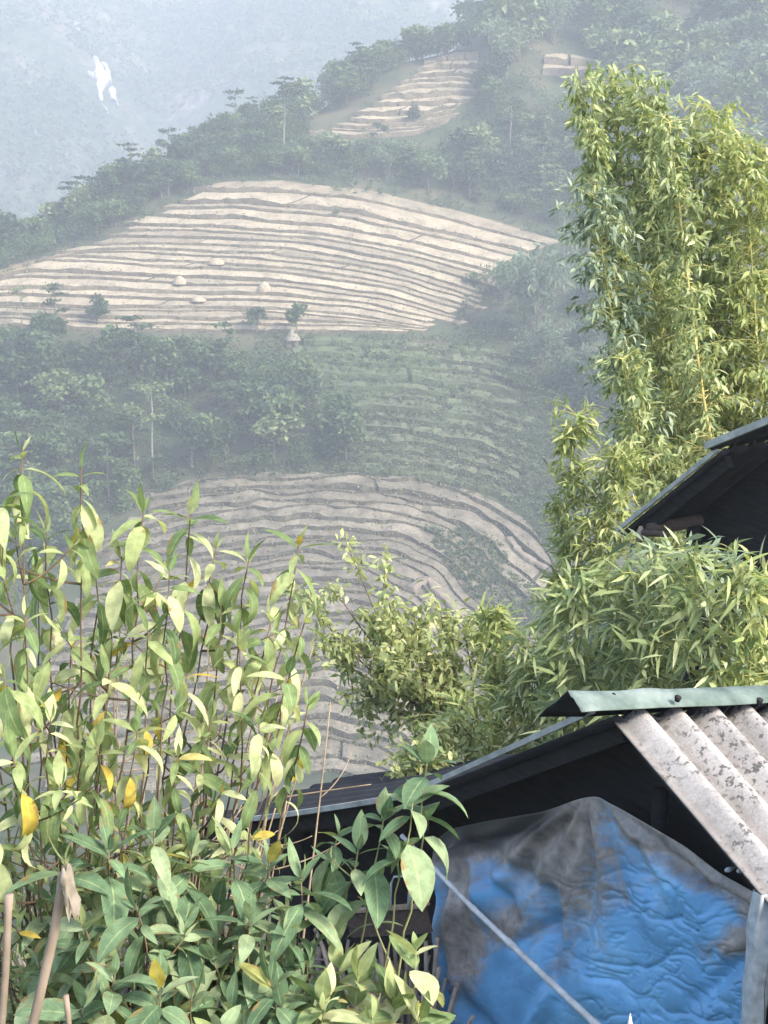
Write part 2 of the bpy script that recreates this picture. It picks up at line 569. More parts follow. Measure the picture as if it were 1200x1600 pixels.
def terraces(name, keys, N, mats, S=90, wob=2.5, rise_frac=0.55, seed=0, ragged=0.12, grass=None, gap=0.0, nx=0.012):
    """keys: {t: image polyline} bottom to top.  Every step is a riser and a nearly level tread laid on the hill."""
    ts = sorted(keys)
    K = np.array([resample(keys[t], S) for t in ts])
    lr = np.random.default_rng(seed)
    tt = np.linspace(0, 1, N + 1)
    tt[1:-1] += lr.uniform(-0.22, 0.22, N - 1) / N
    lines = []
    for i, t in enumerate(tt):
        L = np.stack([[np.interp(t, ts, K[:, s, c]) for c in range(2)] for s in range(S)])
        L[:, 1] += wob * fbm(L[:, 0] * nx + 7.3 * i, L[:, 0] * 0 + i * 5.7 + seed, seed, 3) * (0 if i in (0,) else 1)
        lines.append(L)
    G = []
    for L in lines:
        P, hit = ground_hit(L[:, 0], L[:, 1])
        # light smoothing of the bench line along the hill
        G.append(P)
    V = []; Q = []; mi = []; n = 0
    lift = 0.35
    for i in range(N):
        A, B = G[i], G[i + 1]
        # ragged ends so that benches do not stop on one line; some benches are split by a cross bank
        a0 = int(S * lr.uniform(0, ragged)); a1 = S - int(S * lr.uniform(0, ragged))
        cuts = [a0, a1]
        if lr.random() < 0.6: cuts = [a0, int(lr.uniform(a0 + 8, a1 - 8)), a1]
        for c0, c1 in zip(cuts[:-1], cuts[1:]):
            dz = lr.uniform(-0.12, 0.12)
            s = slice(c0, c1)
            a, b = A[s], B[s]
            if len(a) < 4: continue
            m = len(a)
            rz = np.maximum((b[:, 2] - a[:, 2]), 0.25)
            h = rz * rise_frac * (1 + 0.22 * vnoise(np.arange(m) * 0.13, np.full(m, i * 3.1), seed) + 0.25 * vnoise(np.arange(m) * 0.5, np.full(m, i * 7.1), seed + 3))
            foot = a + np.array([0, 0, lift - 0.55])
            top = a + np.stack([0 * h, 0.16 * h, lift + h + dz], -1)
            lip = top + np.stack([0 * h, 0.28 + 0 * h, 0.02 + 0 * h], -1)
            bund = lip + np.stack([0 * h, 0.22 + 0 * h, -0.16 + 0 * h], -1)
            back = b + np.stack([0 * h, 0.12 + 0 * h, lift - 0.1 + 0 * h], -1)
            mid = (bund + back) / 2 + np.stack([0 * h, 0 * h, -0.05 * rz], -1)
            # riser
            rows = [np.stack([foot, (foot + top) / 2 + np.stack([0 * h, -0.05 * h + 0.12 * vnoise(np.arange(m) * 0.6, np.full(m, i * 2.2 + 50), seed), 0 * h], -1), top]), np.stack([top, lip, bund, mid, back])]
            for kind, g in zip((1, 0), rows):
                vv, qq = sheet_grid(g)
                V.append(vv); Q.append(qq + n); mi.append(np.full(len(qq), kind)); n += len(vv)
            TERRACE_EDGES.append((name, a, top, foot))
            # end caps
            for e in (0, -1):
                g = np.stack([foot[e], top[e], lip[e], mid[e], back[e]])
                g2 = g.copy(); g2[:, 2] -= 1.6
                vv, qq = sheet_grid(np.stack([g, g2]))
                V.append(vv); Q.append(qq + n); mi.append(np.full(len(qq), 1)); n += len(vv)
    me = make_mesh(name, np.vstack(V), [np.vstack(Q)], mats, mi=np.concatenate(mi), smooth=False)
    o = link(name, me)
    tag(o, kind='structure')
    return o


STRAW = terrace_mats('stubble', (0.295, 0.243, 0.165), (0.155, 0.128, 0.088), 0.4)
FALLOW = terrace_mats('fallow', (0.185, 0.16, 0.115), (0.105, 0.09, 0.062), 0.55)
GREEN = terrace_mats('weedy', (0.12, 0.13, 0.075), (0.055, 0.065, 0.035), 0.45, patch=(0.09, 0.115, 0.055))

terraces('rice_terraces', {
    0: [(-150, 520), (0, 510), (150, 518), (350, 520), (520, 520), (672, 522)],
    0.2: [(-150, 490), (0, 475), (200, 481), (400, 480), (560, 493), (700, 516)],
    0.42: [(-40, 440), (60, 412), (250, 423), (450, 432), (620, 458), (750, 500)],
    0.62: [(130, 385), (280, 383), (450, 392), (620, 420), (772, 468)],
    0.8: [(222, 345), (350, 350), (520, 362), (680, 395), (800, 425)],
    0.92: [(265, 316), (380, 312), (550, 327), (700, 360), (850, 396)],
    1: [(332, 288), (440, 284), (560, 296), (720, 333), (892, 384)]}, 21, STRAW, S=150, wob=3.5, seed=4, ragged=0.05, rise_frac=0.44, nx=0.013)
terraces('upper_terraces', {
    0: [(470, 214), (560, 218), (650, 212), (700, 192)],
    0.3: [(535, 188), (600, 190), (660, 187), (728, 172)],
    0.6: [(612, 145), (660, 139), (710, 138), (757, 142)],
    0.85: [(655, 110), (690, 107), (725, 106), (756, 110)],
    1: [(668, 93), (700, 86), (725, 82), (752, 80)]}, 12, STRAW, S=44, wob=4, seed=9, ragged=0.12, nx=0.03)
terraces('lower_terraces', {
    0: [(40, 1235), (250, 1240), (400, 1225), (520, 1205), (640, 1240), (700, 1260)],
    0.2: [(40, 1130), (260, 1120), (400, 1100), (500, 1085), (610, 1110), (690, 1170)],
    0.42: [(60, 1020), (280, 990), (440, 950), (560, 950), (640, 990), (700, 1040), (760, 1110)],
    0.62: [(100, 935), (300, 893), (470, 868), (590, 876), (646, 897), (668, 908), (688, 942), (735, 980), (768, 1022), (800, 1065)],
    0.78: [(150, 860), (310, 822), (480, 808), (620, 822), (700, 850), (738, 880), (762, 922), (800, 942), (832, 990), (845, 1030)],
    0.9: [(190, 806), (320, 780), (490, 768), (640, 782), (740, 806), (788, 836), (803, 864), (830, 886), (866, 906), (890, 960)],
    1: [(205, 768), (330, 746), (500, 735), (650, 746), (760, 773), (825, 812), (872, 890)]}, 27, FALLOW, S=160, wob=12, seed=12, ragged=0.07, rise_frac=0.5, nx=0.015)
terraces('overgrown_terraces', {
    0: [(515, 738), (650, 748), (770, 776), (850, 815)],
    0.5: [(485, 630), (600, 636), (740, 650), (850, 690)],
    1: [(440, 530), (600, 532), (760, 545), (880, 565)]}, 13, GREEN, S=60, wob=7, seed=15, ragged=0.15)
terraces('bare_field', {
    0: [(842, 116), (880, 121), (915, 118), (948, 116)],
    1: [(848, 86), (880, 84), (905, 88), (940, 96)]}, 2, STRAW, S=20, wob=2, seed=18, ragged=0.1)

# pale footpath that winds down beside the lower terraces


def footpath(name, line, width, mat):
    L = resample(line, 60)
    P, _ = ground_hit(L[:, 0], L[:, 1])
    T = np.gradient(P, axis=0); T[:, 2] = 0; T /= np.linalg.norm(T, axis=1, keepdims=True) + 1e-9
    sd_ = np.stack([-T[:, 1], T[:, 0], 0 * T[:, 0]], -1)
    w_ = width * (1 + 0.3 * vnoise(np.arange(60) * 0.3, np.zeros(60), 8))
    rows = np.stack([P + sd_ * (w_ * s)[:, None] + np.array([0, 0, 0.85 + 0.05 * (1 - s * s)]) for s in (-1, -0.5, 0, 0.5, 1)], 0)
    V_, Q = solid_sheet(rows, np.array([0, 0, 1.0]), 1.6)
    tag(link(name, make_mesh(name, V_, [Q], mat)), kind='structure')


M['path'] = noisy('path_earth', [(0.15, 0.122, 0.09), (0.235, 0.195, 0.15)], 0.9, 0.95)
footpath('footpath', [(640, 925), (668, 908), (690, 935), (735, 978), (764, 1016), (800, 1062)], 0.75, M['path'])
footpath('footpath', [(796, 846), (812, 868), (838, 885), (868, 898)], 0.6, M['path'])

# ------------------------------------------------------------------ leaf cards and distant trees


def cards(Pc, size, up_bias=0.5, bend=0.25, r=rng, aspect=0.6):
    """leaf sprays: one bent four-cornered blade each; returns verts, tris"""
    n = len(Pc)
    size = np.broadcast_to(size, (n,))
    N = r.normal(size=(n, 3)); N[:, 2] = np.abs(N[:, 2]) + up_bias
    N /= np.linalg.norm(N, axis=1, keepdims=True)
    D = np.cross(N, r.normal(size=(n, 3))); D /= np.linalg.norm(D, axis=1, keepdims=True)
    S = np.cross(N, D)
    s = size[:, None]
    a = Pc - D * s * 0.5
    c = Pc + D * s * 0.5 - N * s * bend
    b = Pc + S * s * aspect * 0.5
    d = Pc - S * s * aspect * 0.5
    V = np.stack([a, b, c, d], 1).reshape(-1, 3)
    i = np.arange(n)[:, None] * 4
    return V, np.concatenate([i + [0, 1, 2], i + [0, 2, 3]], 1).reshape(-1, 3)


def lobe_points(c, rad, n, r, shell=0.55):
    d = r.normal(size=(n, 3)); d /= np.linalg.norm(d, axis=1, keepdims=True)
    q = r.uniform(shell, 1, n) ** 0.7
    d *= (1 + 0.22 * r.normal(size=(n, 1)))
    return np.asarray(c) + d * np.asarray(rad) * q[:, None]


def crown_round(r, H_=8.0, n=620, card=0.95, low=0.25, wid=0.42):
    """rounded broadleaf crown of uneven lobes; trunk with limbs"""
    k = r.integers(6, 10)
    P = []; limbs = []
    for i in range(k):
        a = r.uniform(0, 2 * np.pi); rr = H_ * wid * r.uniform(0.15, 0.75) * (0 if i == 0 else 1)
        z = H_ * r.uniform(low + 0.12, 0.82) if i else H_ * 0.8
        rad = H_ * r.uniform(0.13, 0.23) * np.array([1.1, 1.1, 0.75])
        c = np.array([rr * math.cos(a), rr * math.sin(a), z])
        P.append(lobe_points(c, rad, n // k, r)); limbs.append(c)
    V, T = cards(np.vstack(P), r.uniform(0.6, 1.25, sum(map(len, P))) * card, 0.7, r=r)
    tb = MB()
    tb.tube([(0, 0, -1.2), (0.1, 0, H_ * 0.25), (0.15, 0.1, H_ * 0.5), (0.1, 0.1, H_ * 0.78)], [H_ * 0.026, H_ * 0.021, H_ * 0.014, H_ * 0.004], 6)
    for c in limbs[1:]:
        z0 = min(H_ * 0.5, c[2] * 0.62)
        tb.tube([(0.1, 0.05, z0), c * [0.5, 0.5, 1] - [0, 0, H_ * 0.1], c], [H_ * 0.011, H_ * 0.007, H_ * 0.003], 5)
    return V, T, tb


def crown_layered(r, H_=9.0, n=520, card=0.8):
    """open tree with flat tiers of foliage"""
    k = r.integers(6, 9); P = []; tb = MB()
    tb.tube([(0, 0, -1.2), (0.1, 0, H_ * 0.4), (0, 0.15, H_ * 0.97)], [H_ * 0.022, H_ * 0.015, H_ * 0.003], 6)
    for i in range(k):
        z = H_ * (0.34 + 0.64 * i / (k - 1)); a = i * 2.4 + r.uniform(-0.5, 0.5)
        rr = H_ * 0.26 * (1 - 0.65 * i / (k - 1))
        c = np.array([rr * math.cos(a), rr * math.sin(a), z])
        P.append(lobe_points(c, H_ * np.array([0.2, 0.2, 0.035]) * r.uniform(0.75, 1.1), n // k, r, 0.1))
        tb.tube([(0, 0.05, z - H_ * 0.08), c * [0.6, 0.6, 1] - [0, 0, H_ * 0.02], c], [H_ * 0.009, H_ * 0.006, H_ * 0.002], 5)
    V, T = cards(np.vstack(P), r.uniform(0.6, 1.2, sum(map(len, P))) * card, 1.6, r=r)
    return V, T, tb


def crown_slender(r, H_=12.0, n=330, card=0.6):
    """tall bare pale stem with a small open crown"""
    P = []; tb = MB()
    tb.tube([(0, 0, -1.2), (0.12, 0, H_ * 0.35), (-0.05, 0.1, H_ * 0.7), (0.05, 0.05, H_ * 0.95)], [H_ * 0.013, H_ * 0.011, H_ * 0.008, H_ * 0.002], 6)
    k = 6
    for i in range(k):
        a = i * 2.4 + r.uniform(-0.4, 0.4); z = H_ * r.uniform(0.62, 0.95); rr = H_ * r.uniform(0.06, 0.17)
        c = np.array([rr * math.cos(a), rr * math.sin(a), z])
        P.append(lobe_points(c, H_ * np.array([0.1, 0.1, 0.045]), n // k, r, 0.2))
        tb.tube([(0, 0.05, z - H_ * 0.07), c], [H_ * 0.005, H_ * 0.002], 5)
    V, T = cards(np.vstack(P), r.uniform(0.6, 1.2, sum(map(len, P))) * card, 0.9, r=r)
    return V, T, tb


def crown_bush(r, H_=4.0, n=330, card=0.62):
    P = []; tb = MB()
    k = 6
    for i in range(k):
        a = r.uniform(0, 6.28); rr = H_ * r.uniform(0, 0.45); z = H_ * r.uniform(0.2, 0.7)
        c = np.array([rr * math.cos(a), rr * math.sin(a), z])
        P.append(lobe_points(c, H_ * np.array([0.32, 0.32, 0.28]) * r.uniform(0.7, 1.1), n // k, r, 0.4))
        tb.tube([(0, 0, -0.5), c * [0.5, 0.5, 0.6], c], [H_ * 0.02, H_ * 0.013, H_ * 0.005], 5)
    V, T = cards(np.vstack(P), r.uniform(0.6, 1.2, sum(map(len, P))) * card, 0.6, r=r)
    return V, T, tb


def crown_plume(r, H_=11.0, ncul=20, card=0.75):
    """clump of arching bamboo: culms rise, then hang over; leaf sprays along the outer part"""
    P = []; tb = MB()
    for i in range(ncul):
        a = r.uniform(0, 6.28); L = H_ * r.uniform(0.7, 1.05); out = H_ * r.uniform(0.1, 0.42)
        t = np.linspace(0, 1, 12)
        rad = 0.35 + out * t ** 2.4
        z = L * (t - 0.33 * t ** 4.0) - 0.6
        pts = np.stack([rad * math.cos(a), rad * math.sin(a), z], -1)
        tb.tube(pts, 0.06 * (1 - 0.85 * t), 5)
        m = 34
        q = r.uniform(0.3, 1, m) ** 0.8
        c = np.stack([np.interp(q, t, pts[:, k]) for k in range(3)], -1)
        P.append(c + r.normal(size=(m, 3)) * [0.42, 0.42, 0.35] * (H_ / 11) - [0, 0, 0.2])
    V, T = cards(np.vstack(P), r.uniform(0.6, 1.25, sum(map(len, P))) * card, 0.1, 0.5, r=r, aspect=0.35)
    return V, T, tb


def crown_banana(r, H_=5.0):
    """tuft of long broad arching blades on a short stem"""
    tb = MB(); mbq = MB()
    tb.tube([(0, 0, -0.6), (0, 0, H_ * 0.45)], [H_ * 0.05, H_ * 0.04], 7)
    for i in range(11):
        a = i * 2.4; L = H_ * r.uniform(0.55, 0.8); lean = r.uniform(0.35, 1.0)
        t = np.linspace(0, 1, 9)
        rad = L * (0.15 * t + 0.75 * lean * t ** 1.7); z = H_ * 0.42 + L * (t * 1.0 - (0.55 + 0.45 * lean) * t ** 2.6)
        wd = L * 0.13 * np.sin(np.pi * np.clip(t * 0.92 + 0.05, 0, 1)) ** 0.6
        d = np.array([math.cos(a), math.sin(a), 0]); s = np.array([-d[1], d[0], 0])
        c = rad[:, None] * d + z[:, None] * [0, 0, 1]
        rows = np.stack([c - s * wd[:, None] - [0, 0, 1] * (wd * 0.35)[:, None], c, c + s * wd[:, None] - [0, 0, 1] * (wd * 0.35)[:, None]], 1)
        mbq.add(*sheet_grid(rows))
    return np.vstack(mbq.V), np.vstack(mbq.Fq), tb


VAR = {}


def variants(kind, fn, count, leaf, bark, **kw):
    VAR[kind] = []
    for i in range(count):
        r = np.random.default_rng(hash((kind, i)) % 1000 if False else sum(map(ord, kind)) * 13 + i * 101)
        V, T, tb = fn(r, **kw)
        VAR[kind].append((make_mesh(kind + '_crown', V, [T], leaf, smooth=False), tb.mesh(kind + '_trunk', bark, True)))


variants('round', crown_round, 5, M['tree_leaf'], M['trunk'])
variants('layered', crown_layered, 3, M['tree_leaf'], M['trunk'])
variants('slender', crown_slender, 3, M['tree_leaf'], M['pale_trunk'])
variants('bush', crown_bush, 3, M['tree_leaf_pale'], M['trunk'])
M['plume_leaf'] = foliage('plume_leaf', [(0, (0.09, 0.13, 0.08)), (0.6, (0.18, 0.23, 0.14)), (1, (0.30, 0.34, 0.22))], 0.3, 0.6, 0.3)
variants('plume', crown_plume, 2, M['plume_leaf'], M['trunk'])
variants('banana', crown_banana, 2, M['tree_leaf_pale'], M['trunk'])
BASE_H = {'round': 8.0, 'layered': 9.0, 'slender': 12.0, 'bush': 4.0, 'plume': 9.0, 'banana': 5.0}
NAME = {'round': 'broadleaf_tree', 'layered': 'tiered_tree', 'slender': 'slender_tree', 'bush': 'hillside_bush', 'plume': 'bamboo_clump', 'banana': 'banana_plant'}
CAT = {'round': 'tree', 'layered': 'tree', 'slender': 'tree', 'bush': 'bush', 'plume': 'bamboo', 'banana': 'banana plant'}


def plant_tree(kind, P, h, label, group=None, wide=1.0):
    me_c, me_t = VAR[kind][int(rng.integers(len(VAR[kind])))]
    s = h / BASE_H[kind]
    e = empty(NAME[kind], P, label, CAT[kind], group)
    e.rotation_euler = (0, 0, float(rng.uniform(0, 6.28)))
    e.scale = (s * wide, s * wide, s)
    link('crown', me_c, e, world=False)
    link('trunk', me_t, e, world=False)
    return e


def tree_at(kind, px, py, hpx, label, group=None, wide=1.0):
    P, hit = ground_hit(px, py)
    P = P[0]
    return plant_tree(kind, P, hpx / F * P[1], label, group, wide)


def inpoly(x, y, poly):
    c = np.zeros(len(x), bool); n = len(poly)
    for i in range(n):
        x1, y1 = poly[i]; x2, y2 = poly[(i + 1) % n]
        k = ((y1 > y) != (y2 > y)) & (x < (x2 - x1) * (y - y1) / (y2 - y1 + 1e-9) + x1)
        c ^= k
    return c


def sample_poly(poly, n, mind=0, r=rng):
    p = np.array(poly, float); out = []
    lo, hi = p.min(0), p.max(0)
    tries = 0
    while len(out) < n and tries < 400:
        q = r.uniform(lo, hi, (64, 2)); q = q[inpoly(q[:, 0], q[:, 1], poly)]
        for a in q:
            if len(out) >= n: break
            if mind == 0 or all((a[0] - b[0]) ** 2 + (a[1] - b[1]) ** 2 > mind * mind for b in out): out.append(a)
        tries += 1
    return np.array(out)


# regions of the photograph's hillside where the trees have their feet
WOOD = [(-60, 545), (60, 540), (200, 545), (330, 560), (450, 575), (500, 640), (545, 730), (430, 742), (330, 750), (215, 790), (90, 850), (-60, 860)]
RIDGE = [(-80, 425), (60, 395), (150, 352), (240, 305), (330, 268), (420, 262), (560, 275), (720, 310), (880, 360), (900, 300), (840, 230), (770, 130), (750, 165), (700, 205), (600, 228), (470, 225), (490, 195), (560, 165), (610, 130), (560, 120), (470, 170), (400, 215), (330, 240), (230, 290), (120, 340), (-80, 395)]
SLOPE = [(790, 140), (775, 75), (810, 45), (880, -30), (1330, -30), (1330, 360), (960, 380), (900, 330), (850, 230)]
GULLY = [(770, 430), (880, 390), (1000, 400), (1000, 720), (880, 700), (790, 620), (770, 520)]


def off_hill(P, hit, py):
    """true where the pixel lies well above the crest the ray passes over"""
    if hit: return False
    dep = P[1] * CP + P[2] * SP
    return 800 - F * (-P[1] * SP + P[2] * CP) / dep - py > 48


KEEP = [[(470, 216), (700, 212), (735, 175), (757, 140), (756, 78), (665, 84), (600, 140), (480, 195)],
        [(0, 432), (60, 405), (225, 340), (335, 284), (440, 280), (720, 330), (890, 382), (770, 470), (690, 505), (0, 500)],
        [(838, 82), (945, 88), (950, 122), (838, 120)],
        [(775, 395), (895, 390), (890, 540), (790, 545)],
        [(438, 505), (478, 505), (478, 548), (438, 548)]]


def hides_field(px, py, hpx):
    q = np.array([[px, py - hpx * f] for f in (0.0, 0.3, 0.6, 0.85)])
    return any(inpoly(q[:, 0], q[:, 1], k).any() for k in KEEP)


def scatter(poly, n, mind, mixk, hr, where, group, r):
    for a in sample_poly(poly, n, mind, r):
        P, hit = ground_hit(a[0], a[1])
        if off_hill(P[0], hit[0], a[1]) or hides_field(a[0], a[1], 0.8 * hr[1] * F / P[0][1]): continue
        k = r.choice(list(mixk), p=list(mixk.values()))
        f = {'bush': 0.55, 'slender': 1.25, 'layered': 1.1, 'plume': 1.1, 'banana': 0.6, 'round': 1.0}[k]
        word = {'round': 'round-crowned green tree', 'layered': 'open tree with flat tiers', 'slender': 'tall thin pale-stemmed tree',
                'bush': 'low leafy green bush', 'plume': 'arching clump of hazy bamboo', 'banana': 'broad-bladed banana plant'}[k]
        plant_tree(k, P[0] + np.array([0, 0, -0.1]), r.uniform(*hr) * f, word + ' ' + where, word.split(' ')[0] + ' ' + CAT[k] + ' ' + group, r.uniform(0.85, 1.3))


CREST = [(-80, 425), (0, 398), (100, 352), (200, 300), (300, 250), (400, 200), (500, 160), (600, 118), (600, 100), (500, 140), (400, 178), (300, 228), (200, 278), (100, 330), (0, 375), (-80, 400)]
r1 = np.random.default_rng(41)
scatter(CREST, 46, 11, {'round': 0.6, 'layered': 0.2, 'slender': 0.06, 'bush': 0.14}, (6.5, 10.5), 'on the crest against the hazy mountain', 'on the crest', r1)
scatter(WOOD, 78, 20, {'round': 0.52, 'layered': 0.22, 'slender': 0.03, 'bush': 0.23}, (7, 12), 'in the wood below the rice terraces', 'in the wood below the terraces', r1)
scatter(RIDGE, 84, 17, {'round': 0.5, 'layered': 0.2, 'slender': 0.04, 'bush': 0.2, 'plume': 0.06}, (7, 11), 'on the ridge above the rice terraces', 'along the ridge', r1)
CREST2 = [(540, 140), (620, 108), (668, 82), (720, 70), (790, 60), (790, 30), (720, 46), (668, 60), (620, 86), (540, 118)]
scatter(CREST2, 26, 9, {'round': 0.7, 'layered': 0.15, 'bush': 0.15}, (6.5, 10), 'on the skyline above the upper terraces', 'on the skyline', r1)
scatter(SLOPE, 84, 27, {'round': 0.6, 'layered': 0.12, 'plume': 0.16, 'banana': 0.04, 'bush': 0.08}, (13, 21), 'on the wooded slope at the upper right', 'on the upper right slope', r1)
scatter(GULLY, 22, 24, {'round': 0.35, 'plume': 0.3, 'banana': 0.15, 'bush': 0.2}, (6.5, 11), 'in the gully behind the near bamboo', 'in the gully', r1)

BANK = [(-80, 440), (94, 410), (225, 336), (340, 279), (440, 274), (560, 284), (560, 225), (440, 196), (328, 240), (200, 308), (94, 376), (-80, 420)]
scatter(BANK, 60, 12, {'round': 0.62, 'layered': 0.12, 'bush': 0.26}, (5, 8.5), 'on the bank between the rice terraces and the crest', 'on the bank above the terraces', r1)
CORNER = [(-60, 760), (200, 775), (190, 815), (110, 890), (-60, 930)]
scatter(CORNER, 22, 16, {'round': 0.5, 'bush': 0.5}, (4.5, 7.5), 'left of the lower terraces, behind the tall shrubs', 'left of the lower terraces', r1)

# trees that can be told apart
tree_at('round', 690, 100, 62, 'dark round tree on the skyline at the top of the upper terraces', wide=1.1)
tree_at('round', 727, 88, 40, 'small dark tree on the skyline right of the big round one')
tree_at('layered', 88, 515, 72, 'open tree standing at the front edge of the pale terraces, left of its bushier neighbour')
tree_at('round', 152, 508, 52, 'dense bushy tree at the front edge of the pale terraces')
tree_at('slender', 34, 515, 70, 'thin dark tree at the left end of the pale terraces')
tree_at('round', 402, 522, 46, 'small tree below the middle of the pale terraces, left of two')
tree_at('round', 464, 528, 58, 'small tree beside the thatched hut under the pale terraces', wide=0.8)
tree_at('bush', 525, 338, 18, 'lone small bush on a high bench of the pale terraces', wide=0.7)
tree_at('plume', 835, 545, 205, 'great pale plume of arching bamboo right of the rice terraces', wide=0.85)
tree_at('plume', 790, 470, 80, 'smaller bamboo plume at the right edge of the rice terraces')
tree_at('plume', 845, 590, 110, 'drooping bamboo clump below the great bamboo plume', wide=1.1)
tree_at('slender', 240, 752, 165, 'tall tree with a pale bare stem at the foot of the dark wood', wide=1.0)
tree_at('bush', 195, 772, 52, 'pale green rounded bush at the foot of the wood beside the bare stem', wide=0.9)
tree_at('slender', 445, 250, 95, 'tall tree with a white stem on the ridge left of the upper terraces', wide=1.3)
tree_at('slender', 593, 268, 75, 'thin white-stemmed tree below the upper terraces')
tree_at('slender', 880, 440, 120, 'thin leaning white-stemmed tree at the right end of the pale terraces', wide=0.7)
tree_at('bush', 740, 445, 26, 'small bush on the right end of the pale terraces', wide=1.3)
tree_at('round', 648, 196, 34, 'small tree standing on the upper terraces', wide=0.8)
tree_at('round', 985, 120, 75, 'big pale round tree on the upper right slope beside the bare field', wide=1.1)

# the rest of the far woods as one mass


def wood_mass():
    r = np.random.default_rng(99)
    Vs = []; Ts = []; n = 0
    for poly, cnt, hr in ((CREST2, 90, (4, 7)), (CREST, 150, (4, 8)), (BANK, 170, (3.5, 7)), (WOOD, 150, (4, 8)), (RIDGE, 260, (4, 8)), (SLOPE, 330, (6, 11)), ([(-620, 500), (-60, 440), (-60, 1120), (-620, 1150)], 420, (4, 8)), ([(1310, -60), (1720, -80), (1720, 900), (1310, 900)], 260, (6, 11)), (GULLY, 70, (3.5, 7))):
        for a in sample_poly(poly, cnt, 0, r):
            P, hit = ground_hit(a[0], a[1])
            if off_hill(P[0], hit[0], a[1]): continue
            h = r.uniform(*hr)
            if hides_field(a[0], a[1], h * F / P[0][1]): continue
            pts = [lobe_points(P[0] + [r.normal() * h * 0.2, r.normal() * h * 0.2, h * r.uniform(0.25, 0.75)], h * np.array([0.3, 0.3, 0.22]), 38, r, 0.5) for _ in range(5)]
            V, T = cards(np.vstack(pts), r.uniform(0.5, 1.0, 190) * 0.75, 0.8, r=r)
            Vs.append(V); Ts.append(T + n); n += len(V)
    o = link('far_woods', make_mesh('far_woods', np.vstack(Vs), [np.vstack(Ts)], M['tree_leaf'], smooth=False))
    tag(o, 'mass of hazy green woodland covering the far hillside', 'woodland', kind='stuff')


wood_mass()


def mountain_woods():
    r = np.random.default_rng(123)
    k = 11000
    y = r.uniform(830, 1500, k); px = r.uniform(-350, 1050, k); x = (px - 600) / F * y
    P = np.stack([x, y, HM(x, y)], -1)
    keep = fbm(x / 70, y / 70, 141, 3) > -0.02
    P = P[keep]; k = len(P)
    C_ = np.repeat(P, 7, 0) + r.normal(size=(k * 7, 3)) * [2.6, 2.6, 1.6] + [0, 0, 3.2]
    V, T = cards(C_, r.uniform(2.6, 5.2, k * 7), 0.7, r=r)
    o = link('mountain_woods', make_mesh('mountain_woods', V, [T], M['tree_leaf'], smooth=False))
    tag(o, 'far woods covering the hazy mountainside behind the ridge', 'woodland', kind='stuff')


mountain_woods()


